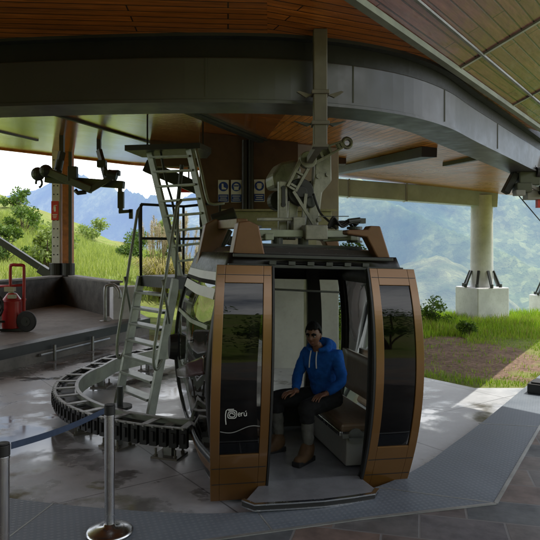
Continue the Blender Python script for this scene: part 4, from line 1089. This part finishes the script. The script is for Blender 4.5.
for px, dy in ((29, -.1), (-2, -.35)):
    wl = MB().cyl(Vector(E(px, 320.5, dy)) + Vector((.0, -.07, 0)), Vector(E(px, 320.5, dy)) + Vector((.008, -.015, 0)), .225, seg=32).build('wheel', 'black', ex, bevel=.015)
    MB().cyl(Vector(E(px, 320.5, dy)) + Vector((-.002, -.085, 0)), Vector(E(px, 320.5, dy)) + Vector((0, -.05, 0)), .10, seg=20).cyl(Vector(E(px, 320.5, dy)) + Vector((-.002, -.10, 0)), Vector(E(px, 320.5, dy)) + Vector((0, -.05, 0)), .03, seg=12).build('hub', 'dark_steel', wl)
MB().tube([E(-2, 320.5, -.25), E(29, 320.5, 0)], .025).box(E(14, 329), (.5, .3, .05)).build('axle_plate', 'dark_steel', ex)
hs = [E(4 + 5 * math.cos(a), 300 + 9 * math.sin(a) + k * .25, -.30) for k, a in enumerate(np.linspace(0, 12.5, 40))]
MB().tube(hs, .025, 8).build('hose', 'black', ex, smooth=True)
# ------------------------------------------------------------------ the seated man
def eval_mesh(o):
    dg = bpy.context.evaluated_depsgraph_get(); dg.update()
    me = bpy.data.meshes.new_from_object(o.evaluated_get(dg)); old = o.data
    bpy.data.objects.remove(o); bpy.data.meshes.remove(old); return me
def skin_mesh(pts, edges, radii, sub=2):
    me = bpy.data.meshes.new('tmp'); me.from_pydata([tuple(p) for p in pts], edges, []); me.update()
    o = bpy.data.objects.new('tmp', me); COL.objects.link(o)
    md = o.modifiers.new('s', 'SKIN'); md.use_smooth_shade = True
    for i, r in enumerate(radii):
        d = me.skin_vertices[0].data[i]; d.radius = r if isinstance(r, tuple) else (r, r); d.use_root = (i == 0)
    ss = o.modifiers.new('u', 'SUBSURF'); ss.levels = sub; ss.render_levels = sub
    return eval_mesh(o)
def finish(meshes, name, mat, parent, voxel=None, wrinkle=0., wscale=18):
    b = MB()
    for me in meshes:
        b.bm.from_mesh(me); bpy.data.meshes.remove(me)
    me = bpy.data.meshes.new(name); b.bm.to_mesh(me); b.bm.free()
    o = bpy.data.objects.new(name, me); COL.objects.link(o)
    if voxel:
        md = o.modifiers.new('r', 'REMESH'); md.mode = 'VOXEL'; md.voxel_size = voxel; md.use_smooth_shade = True
        sm_ = o.modifiers.new('sm', 'SMOOTH'); sm_.factor = .5; sm_.iterations = 2
        me = eval_mesh(o); o = bpy.data.objects.new(name, me); COL.objects.link(o)
    if wrinkle:
        nrm = [v.normal.copy() for v in me.vertices]
        for v, n in zip(me.vertices, nrm):
            f = noise.fractal(v.co * wscale * .5 + Vector((0, 0, v.co.z * wscale * .6)), .8, 2, 3); v.co += n * f * wrinkle
    me.materials.clear(); me.materials.append(M[mat]); me.shade_smooth()
    o.name = name; o.parent = parent; o.matrix_parent_inverse = base_matrix(parent).inverted(); return o
HIP = Vector((.57, 6.20, .535)); Fd = Vector((-.62, -.785, 0)); Sd = Vector((.785, -.62, 0)); UZ = Vector((0, 0, 1))
man = thing('person', 'person in blue hooded fleece and dark trousers sitting on the cabin bench', 'person', (HIP.x, HIP.y, .44))
def W(f, s, u): return HIP + Fd * f + Sd * s + UZ * u
pelv, waist, chest, neck = W(0, 0, .0), W(.02, 0, .20), W(.07, .0, .37), W(.135, .0, .52)
hL, hR = W(.02, .095, -.0), W(.02, -.095, -.0)
kL = hL + Vector((-.63, -.74, 0)).normalized() * .43 + UZ * -.02; kR = hR + Vector((-.97, -.22, 0)).normalized() * .43 + UZ * -.01
aL = kL + Vector((.02, .02, 0)); aL.z = .10; aR = kR + Vector((.03, -.04, 0)); aR.z = .10
tL = aL + Vector((-.60, -.80, 0)) * .17; tL.z = .045; tR = aR + Vector((-.85, -.52, 0)) * .17; tR.z = .045
sL, sR = W(.06, .185, .455), W(.06, -.185, .455)
eL, eR = W(.09, .26, .20), W(.16, -.24, .21)
wL, wR = W(.27, .18, .105), W(.34, -.13, .10)
pts = [pelv, waist, chest, neck, W(.165, 0, .59), hL, kL, aL, tL, hR, kR, aR, tR, sL, eL, wL, sR, eR, wR]
edges = [(0, 1), (1, 2), (2, 3), (3, 4), (0, 5), (5, 6), (6, 7), (7, 8), (0, 9), (9, 10), (10, 11), (11, 12), (2, 13), (13, 14), (14, 15), (2, 16), (16, 17), (17, 18)]
rad = [.115, .105, .115, .052, .05, .08, .052, .037, .032, .08, .052, .037, .032, .056, .040, .027, .056, .040, .027]
body = skin_mesh(pts, edges, rad, 2)
# head: front along Fh, turned a little towards the camera
HC = W(.20, -.01, .66); Fh = Vector((-.36, -.92, -.16)).normalized(); Xh = Vector((-Fh.y, Fh.x, 0)).normalized(); Zh = Xh.cross(Fh).normalized()
if Zh.z < 0: Zh = -Zh
HM = Matrix((Xh, Fh, Zh)).transposed().to_4x4(); HM.translation = HC
def g2(a, s): return math.exp(-(a / s) ** 2)
def head_pt(d):
    x, y, z = d.x * .073, d.y * .094, d.z * .118
    if d.z < 0:
        k = (-d.z) ** 1.4; x *= 1 - .30 * k; y *= 1 - .12 * k
        if d.y < 0: y *= 1 - .35 * k
    if d.y > 0:
        fx = abs(x)
        y += .026 * g2(x, .012) * (g2(z + .020, .018) + .55 * g2(z - .004, .018))          # nose
        y += .006 * g2(z - .026, .010) * g2(fx - .028, .028)                                   # brow
        y -= .011 * g2(fx - .032, .014) * g2(z - .006, .011)                                   # eye sockets
        y += .007 * g2(x, .022) * (g2(z + .052, .006) + g2(z + .066, .007)) + .010 * g2(x, .02) * g2(z + .098, .016)
        y += .004 * g2(fx - .042, .018) * g2(z + .022, .02)
    return Vector((x, y, z))
hb = MB(); NU, NV = 56, 40
hb.grid(lambda u, v: head_pt(Vector((math.cos(2 * math.pi * u) * math.sin(math.pi * max(.004, min(.996, v))), math.sin(2 * math.pi * u) * math.sin(math.pi * max(.004, min(.996, v))), -math.cos(math.pi * v)))), NU, NV)
bmesh.ops.remove_doubles(hb.bm, verts=hb.bm.verts, dist=.0005)
bmesh.ops.holes_fill(hb.bm, edges=[e for e in hb.bm.edges if e.is_boundary], sides=0)
for s in (-1, 1):
    hb.sphere((s * .075, -.008, -.005), .03, (.32, .6, 1.0), 14)
hb.xf(HM); hm = bpy.data.meshes.new('h'); bmesh.ops.recalc_face_normals(hb.bm, faces=hb.bm.faces); hb.bm.to_mesh(hm); hb.bm.free()
def hand(wr, dirf, side, palm_down):
    """palm plus four bent fingers and a thumb closing over the thigh"""
    f = dirf.normalized(); n = palm_down.normalized(); x = f.cross(n).normalized() * side
    m = MB(); q = Matrix((x, f, -n)).transposed().to_4x4(); q.translation = wr + f * .052
    bmesh.ops.create_uvsphere(m.bm, u_segments=18, v_segments=12, radius=1, matrix=q @ Matrix.Diagonal((.043, .056, .017, 1)))
    m.tube([wr - f * .03, wr, wr + f * .03], [.025, .024, .024], 12)
    for k, (off, L) in enumerate(((-.031, .066), (-.010, .076), (.011, .071), (.030, .055))):
        b0 = wr + f * .085 + x * off; sp = x * (off * .25)
        p = [b0, b0 + f * L * .45 + sp * .5 + n * .006, b0 + f * L * .78 + sp * .8 + n * .022, b0 + f * L * .95 + sp + n * .042]
        m.tube(p, [.0095, .0088, .008, .0066], 10); m.sphere(p[-1], .0066, seg=8)
    t0 = wr + f * .028 - x * .030; t = [t0, t0 + f * .026 - x * .022 + n * .006, t0 + f * .052 - x * .030 + n * .014, t0 + f * .068 - x * .026 + n * .024]
    m.tube(t, [.013, .0115, .0098, .008], 10); m.sphere(t[-1], .008, seg=8)
    me = bpy.data.meshes.new('hd'); bmesh.ops.recalc_face_normals(m.bm, faces=m.bm.faces); m.bm.to_mesh(me); m.bm.free(); return me
h1 = hand(wL, (kL - hL) + Sd * -.05, 1, Vector((-.1, -.1, -1))); h2 = hand(wR, (kR - hR) + Vector((0, -.12, -.02)), -1, Vector((0, .1, -1)))
bd = finish([body, hm, h1, h2], 'body', 'skin', man, .0055)
# hair, brows, eyes, lips
hr = MB()
def hairline(d):
    front = .50 if d.y > 0 else -.35
    t = max(0, min(1, (d.y + .25) / .5)); return -.42 * (1 - t) + .56 * t
cells = {}
for i in range(NU):
    for j in range(NV):
        ds = []
        for du, dv in ((0, 0), (1, 0), (1, 1), (0, 1)):
            u, v = (i + du) / NU, min(.996, max(.004, (j + dv) / NV)); ds.append(Vector((math.cos(2 * math.pi * u) * math.sin(math.pi * v), math.sin(2 * math.pi * u) * math.sin(math.pi * v), -math.cos(math.pi * v))))
        c = sum(ds, Vector()) / 4
        if c.z > hairline(c) + .06 * noise.noise(c * 7):
            vs = []
            for du, dv, d in zip((0, 1, 1, 0), (0, 0, 1, 1), ds):
                key = ((i + du) % NU, j + dv)
                if key not in cells: cells[key] = hr.bm.verts.new(head_pt(d) * (1.055 + .05 * noise.noise(d * 9) + .035 * max(0, d.z)) + Vector((0, -.002, .004)))
                vs.append(cells[key])
            if len(set(vs)) == 4: hr.bm.faces.new(vs)
for s in (-1, 1): hr.tube([head_pt(Vector((s * .22, .95, .22))) + Vector((0, .001, 0)), head_pt(Vector((s * .42, .88, .27))) + Vector((0, .002, 0)), head_pt(Vector((s * .62, .74, .22))) + Vector((0, .001, 0))], .0045, 6)
hr.xf(HM); ho = hr.build('hair', 'hair', man, smooth=True, solid=.016)
for s in (-1, 1):
    e = MB().sphere((s * .031, .0745, .006), .0125, seg=14).xf(HM).build('eye', 'eyewhite', man, smooth=True)
    MB().sphere((s * .031, .0845, .006), .0062, (1, .55, 1), 12).xf(HM).build('iris', 'eye', e, smooth=True)
lp = MB().tube([(-.024, .083, -.058), (-.010, .0935, -.0575), (0, .0945, -.059), (.010, .0935, -.0575), (.024, .083, -.058)], [.003, .0048, .0052, .0048, .003], 8).xf(HM).build('mouth', 'lip', man, smooth=True)
# fleece: trunk, sleeves, hood, pocket, cords
tp_ = [W(.0, 0, -.03), W(.025, 0, .12), W(.055, 0, .27), W(.075, 0, .39), W(.115, 0, .485), sL + UZ * -.005, (sL + eL) / 2, eL, (eL + wL) / 2, wL + (eL - wL) * .06, sR + UZ * -.005, (sR + eR) / 2, eR, (eR + wR) / 2, wR + (eR - wR) * .06]
te_ = [(0, 1), (1, 2), (2, 3), (3, 4), (3, 5), (5, 6), (6, 7), (7, 8), (8, 9), (3, 10), (10, 11), (11, 12), (12, 13), (13, 14)]
tr_ = [.152, .148, .150, .142, .085, .078, .068, .060, .052, .042, .078, .068, .060, .052, .042]
fl_ = skin_mesh(tp_, te_, tr_, 2)
hood = MB(); 
hpts = [W(.115 + .095 * math.cos(a), .10 * math.sin(a), .535 - .035 * math.cos(a)) for a in np.linspace(.55, 2 * math.pi - .55, 16)]
hood.tube(hpts, [.022 + .028 * math.sin(math.pi * k / 15) for k in range(16)], 12)
hood.sphere(W(-.045, 0, .50), .085, (1.1, 1.0, 1.15), 16)
hmq = bpy.data.meshes.new('hood'); hood.bm.to_mesh(hmq); hood.bm.free()
fz = finish([fl_, hmq], 'hooded_fleece', 'hoodie', man, .009, .008, 16)
for s in (-.035, .035):
    MB().tube(catmull([W(.205, s, .50), W(.225, s * 1.1, .42), W(.228, s * 1.25, .33)], 5), .006, 6).build('draw_cord', 'cord', fz, smooth=True)
# trousers to below the knee, grey shins, boots
def mixv(a, b, t): return a.lerp(b, t)
pt_ = [W(-.01, 0, -.01), hL, mixv(hL, kL, .5), kL, mixv(kL, aL, .30), hR, mixv(hR, kR, .5), kR, mixv(kR, aR, .30), W(.01, 0, .07)]
tm_ = MB()
for h_, k_, a_ in ((hL, kL, aL), (hR, kR, aR)):
    tm_.tube(catmull([h_.lerp(k_, -.12), h_.lerp(k_, .3), h_.lerp(k_, .75), k_ + UZ * .004, k_.lerp(a_, .12), k_.lerp(a_, .32)], 4), [.108, .106, .104, .102, .10, .098, .096, .094, .091, .088, .085, .082, .080, .078, .078, .077, .076, .075, .074, .073, .072], 16)
tm_.sphere(W(-.01, 0, .02), .16, (1.05, 1.0, .8), 20)
bmesh.ops.recalc_face_normals(tm_.bm, faces=tm_.bm.faces)
trm = bpy.data.meshes.new('t'); tm_.bm.to_mesh(trm); tm_.bm.free()
finish([trm], 'trousers', 'trouser', man, .009, .007, 16)
for k, a in ((kL, aL), (kR, aR)):
    g = skin_mesh([mixv(k, a, .22), mixv(k, a, .55), mixv(k, a, .88)], [(0, 1), (1, 2)], [.066, .066, .056], 2)
    finish([g], 'trouser_leg', 'gaiter', man, .008, .006, 18)
for a, t in ((aL, tL), (aR, tR)):
    d = (t - a); d.z = 0
    bt = skin_mesh([a + UZ * .10, a + UZ * -.02, a - d * .28 + UZ * -.055, a + d * .6 + UZ * -.045, a + d * 1.3 + UZ * -.056], [(0, 1), (1, 2), (1, 3), (3, 4)], [.060, .062, .048, .062, .048], 2)
    bo = finish([bt], 'boot', 'boot', man, .007, .003, 20)
    sl = MB().bar(a - d * .34 - UZ * .072, a + d * 1.30 - UZ * .072, .094, .05, (0, 0, 1)).build('sole', 'black', bo, bevel=.008)

# ------------------------------------------------------------------ vegetation
def blades(name, label, n, area, hfun, keep, mat, w_=.012, seed=1):
    r = np.random.default_rng(seed); V = []; F = []
    x0, x1, y0, y1 = area; got = 0; tries = 0
    while got < n and tries < n * 8:
        tries += 1
        x = r.uniform(x0, x1); y = r.uniform(y0, y1); h = keep(x, y)
        if h <= 0: continue
        h *= r.uniform(.5, 1.25); z = hfun(x, y) - .02
        a = r.uniform(0, 6.283); lean = r.uniform(.05, .55) * h; a2 = r.uniform(0, 6.283)
        dx, dy = math.cos(a) * w_ * (.6 + h), math.sin(a) * w_ * (.6 + h); lx, ly = math.cos(a2) * lean, math.sin(a2) * lean
        b = len(V)
        V += [(x - dx, y - dy, z), (x + dx, y + dy, z), (x + dx * .7 + lx * .4, y + dy * .7 + ly * .4, z + h * .6), (x - dx * .7 + lx * .4, y - dy * .7 + ly * .4, z + h * .6), (x + lx, y + ly, z + h)]
        F += [(b, b + 1, b + 2), (b, b + 2, b + 3), (b + 3, b + 2, b + 4)]; got += 1
    o = raw(name, V, F, mat); tag(o, label, 'grass', None, 'stuff'); return o
def g_right(x, y):
    # edge of the slab
    if y < 12.2 and (x - 1.37) * .62 + (y - 10.95) * .78 < .12 and x < 3.3: return 0
    if y < 9.5: return 0
    if x - (3.1 + (y - 7.95) * .70) > .1 and y < 11: return 0
    if -2.2 < x < .4 and y < 15.4: return 0
    if x < .8 and y < 13: return 0
    q = (x - 4.05) * .62, (y - 12.6) * .36; d = q[0] ** 2 + q[1] ** 2 + .9 * noise.noise((x * .9, y * .9, 4))
    if d < .75: return .09 if random.random() < .05 + .5 * max(0, noise.noise((x * 2.3, y * 2.3, 8))) else 0
    tall = sstep(13.5, 17.5, y); return .09 + .18 * tall + .09 * noise.noise((x * .8, y * .8, 2))
blades('meadow_grass', 'bright green grass between the slab edge and the drop to the valley', 60000, (-2.5, 12, 9.4, 20.3), terrain, g_right, 'grass', .011, 3)
blades('dry_grass', 'scattered straw coloured stems among the green grass', 9000, (-2.5, 12, 9.4, 20.3), terrain, lambda x, y: g_right(x, y) * 1.15 if noise.noise((x * .7, y * .7, 12)) > -.05 else 0, 'reed', .007, 13)
def g_left(x, y):
    u = x / y
    if u < -.56 or u > -.03: return 0
    return .32 + .3 * noise.noise((x * .4, y * .4, 6)) + .02 * max(0, y - 24)
blades('slope_grass', 'long pale grass on the slope behind the parapet', 34000, (-32, -1, 21.5, 56), terrain, g_left, 'reed_green', .016, 5)

def plant(name, label, cat, x, y, h, wd, n, mat, leaf=.10, stem=True, group=None, z=None, top=.0, seed=0):
    """woody plant: forked stem and a crown of separate leaves gathered in uneven clumps"""
    r = np.random.default_rng(seed + int(abs(x * 37 + y * 11))); z0 = terrain(x, y) if z is None else z
    t = thing(name, label, cat, (x, y, z0), group=group)
    cl = []
    nc = max(5, int(8 + h * 3))
    for k in range(nc):
        a = r.uniform(0, 6.283); rr = wd * math.sqrt(r.uniform(0, 1)) * .85; hz = z0 + h * r.uniform(.30 - top, .98)
        taper = 1 - .55 * max(0, (hz - z0) / h - .5) * 2
        cl.append((x + math.cos(a) * rr * taper, y + math.sin(a) * rr * taper, hz, wd * r.uniform(.22, .48)))
    sb = MB()
    for c in cl[:10]:
        b0 = Vector((x + r.uniform(-.05, .05) * wd, y + r.uniform(-.05, .05) * wd, z0 - .1)); e = Vector(c[:3]); m = b0.lerp(e, .5) + Vector((0, 0, h * .12))
        sb.tube(catmull([b0, m, e], 4), [.022 * h ** .7 * (1 - .8 * q / 8) + .004 for q in range(9)], 5)
    sb.build('trunk', 'bark', t)
    V = np.zeros((n * 4, 3)); F = np.arange(n * 4).reshape(n, 4)
    ci = r.integers(0, nc, n); C = np.array([c[:3] for c in cl])[ci]; S = np.array([c[3] for c in cl])[ci][:, None]
    d = r.normal(size=(n, 3)); d /= np.linalg.norm(d, axis=1)[:, None]; P = C + d * S * (r.uniform(0, 1, (n, 1)) ** .45) * np.array([1, 1, .85])
    a = r.normal(size=(n, 3)); a /= np.linalg.norm(a, axis=1)[:, None]; bq = np.cross(a, r.normal(size=(n, 3))); bq /= np.linalg.norm(bq, axis=1)[:, None]
    L = leaf * r.uniform(.6, 1.3, (n, 1))
    V[0::4] = P - a * L; V[1::4] = P + bq * L * .42; V[2::4] = P + a * L; V[3::4] = P - bq * L * .42
    raw('crown', V, F, mat, t); return t
PLANTS = [
 # x, y, height, width, leaves, material, label
 (-9.1, 24.5, 1.9, 1.0, 1500, 'leaf_pale', 'pale leafy bush behind the parapet beside the diagonal brace'),
 (-10.9, 31.0, 2.3, 1.3, 1600, 'leaf_pale', 'loose pale bush rising above the middle of the diagonal brace'),
 (-14.6, 33.0, 1.8, 1.5, 1600, 'leaf', 'dark green bush at the outer end of the parapet'),
 (-20.5, 50.0, 2.2, 1.9, 1600, 'leaf', 'broad dark bush halfway up the near slope'),
 (-26.5, 63.0, 2.0, 1.9, 1300, 'leaf', 'small dark bush high on the green slope'),
 (-18.4, 62.0, 1.7, 2.0, 1300, 'leaf_pale', 'low pale thicket on the slope beyond the orange timber'),
 (-15.5, 70.0, 1.6, 2.2, 1200, 'leaf', 'dark scrub clump on the falling skyline'),
 (-9.0, 40.0, 1.5, 1.3, 1200, 'leaf', 'green shrub between the post and the reeds'),
 (-4.75, 27.5, 3.0, .8, 750, 'leaf_pale', 'slender grey green sapling behind the drop bracket'),
 (1.95, 14.6, 2.3, .9, 2600, 'leaf', 'leafy shrub seen through the rear window of the cabin'),
 (2.7, 17.6, 1.6, .9, 1800, 'leaf_pale', 'lighter shrub between the cabin and the bare earth'),
 (4.55, 17.3, .72, .62, 1500, 'leaf', 'small dark bush in front of the column plinth'),
 (3.4, 18.6, .9, .6, 900, 'leaf_pale', 'thin pale weed clump on the edge of the drop'),
 (5.0, 15.2, .34, .35, 400, 'leaf', 'low weed tuft beside the bare earth'),
]
for i, (x, y, h, wd, n, mat, lab) in enumerate(PLANTS):
    plant('shrub', lab, 'shrub', x, y, h, wd, n, mat, .05 if y < 20 else .085 + .0012 * y, seed=i, top=.2 if y < 20 else .1)
# pampas tussocks with cream plumes behind the ladder
PAMP = [(-4.1, 22.5, 2.0, 'pampas tussock with the most upright plume, left of the stair rail'), (-3.5, 23.5, 2.3, 'tall pampas tussock between the stair rails'), (-2.9, 22.4, 1.7, 'shorter pampas tussock seen through the stair'), (-4.9, 25.0, 1.9, 'farther pampas tussock just right of the orange timber'), (-2.3, 24.0, 2.2, 'pampas tussock nearest the cabin behind the upper ladder')]
for i, (x, y, h, lab) in enumerate(PAMP):
    r = np.random.default_rng(60 + i); z0 = terrain(x, y); t = thing('pampas_grass', lab, 'pampas grass', (x, y, z0))
    V = []; F = []
    for k in range(420):
        a = r.uniform(0, 6.283); l = h * r.uniform(.45, .85); rr = r.uniform(0, .22); b0 = np.array([x + math.cos(a) * rr, y + math.sin(a) * rr, z0 - .05]); o_ = np.array([math.cos(a), math.sin(a), 0.])
        sd_ = np.array([-math.sin(a), math.cos(a), 0]) * .014; sp_r = r.uniform(.15, .75) * l
        ps = [b0, b0 + o_ * sp_r * .25 + np.array([0, 0, l * .6]), b0 + o_ * sp_r * .7 + np.array([0, 0, l * .86]), b0 + o_ * sp_r * 1.05 + np.array([0, 0, l * .74])]
        b = len(V)
        for p in ps: V += [tuple(p - sd_), tuple(p + sd_)]
        for q in range(3): F.append((b + 2 * q, b + 2 * q + 1, b + 2 * q + 3, b + 2 * q + 2))
    raw('leaf_tuft', V, F, 'reed', t)
    for k in range(11):
        a = r.uniform(0, 6.283); rr = r.uniform(.1, .6); H = h * r.uniform(.9, 1.4); tip = Vector((x + math.cos(a) * rr, y + math.sin(a) * rr, z0 + H)); base = Vector((x, y, z0))
        MB().tube([base, base.lerp(tip, .6) + Vector((0, 0, .1)), tip], .010, 5).build('stalk', 'reed', t)
        V = []; F = []
        for q in range(240):
            s_ = r.uniform(0, 1); c = tip + Vector((math.cos(a) * .1, math.sin(a) * .1, 0)) * s_ + Vector((0, 0, -.40 + .80 * s_)); wv_ = .12 * math.sin(math.pi * min(1, s_ * .9 + .1)) + .01
            d = Vector((r.normal(), r.normal(), .6 + abs(r.normal()))).normalized() * (.06 + wv_); e = Vector((r.normal(), r.normal(), r.normal())).normalized() * .007
            b = len(V); V += [tuple(c - e), tuple(c + e), tuple(c + d)]; F.append((b, b + 1, b + 2))
        raw('plume', V, F, 'plume', t)

# trees behind the platform, seen in the door glass
for i, (x, y, h, lab) in enumerate(((2.5, -14, 7.5, 'leafy tree behind the platform beside the added wall'), (6.5, -15, 9.5, 'tallest leafy tree behind the platform'), (10.5, -13, 7.0, 'leafy tree behind the platform, second from the shortest one'), (14, -16, 6.0, 'shortest leafy tree behind the platform, away from the added wall'), (19, -17, 8.5, 'leafy tree up the bank behind the platform'))):
    plant('tree', lab, 'tree', x, y, h, h * .38, 2600, 'leaf', .16, seed=70 + i)
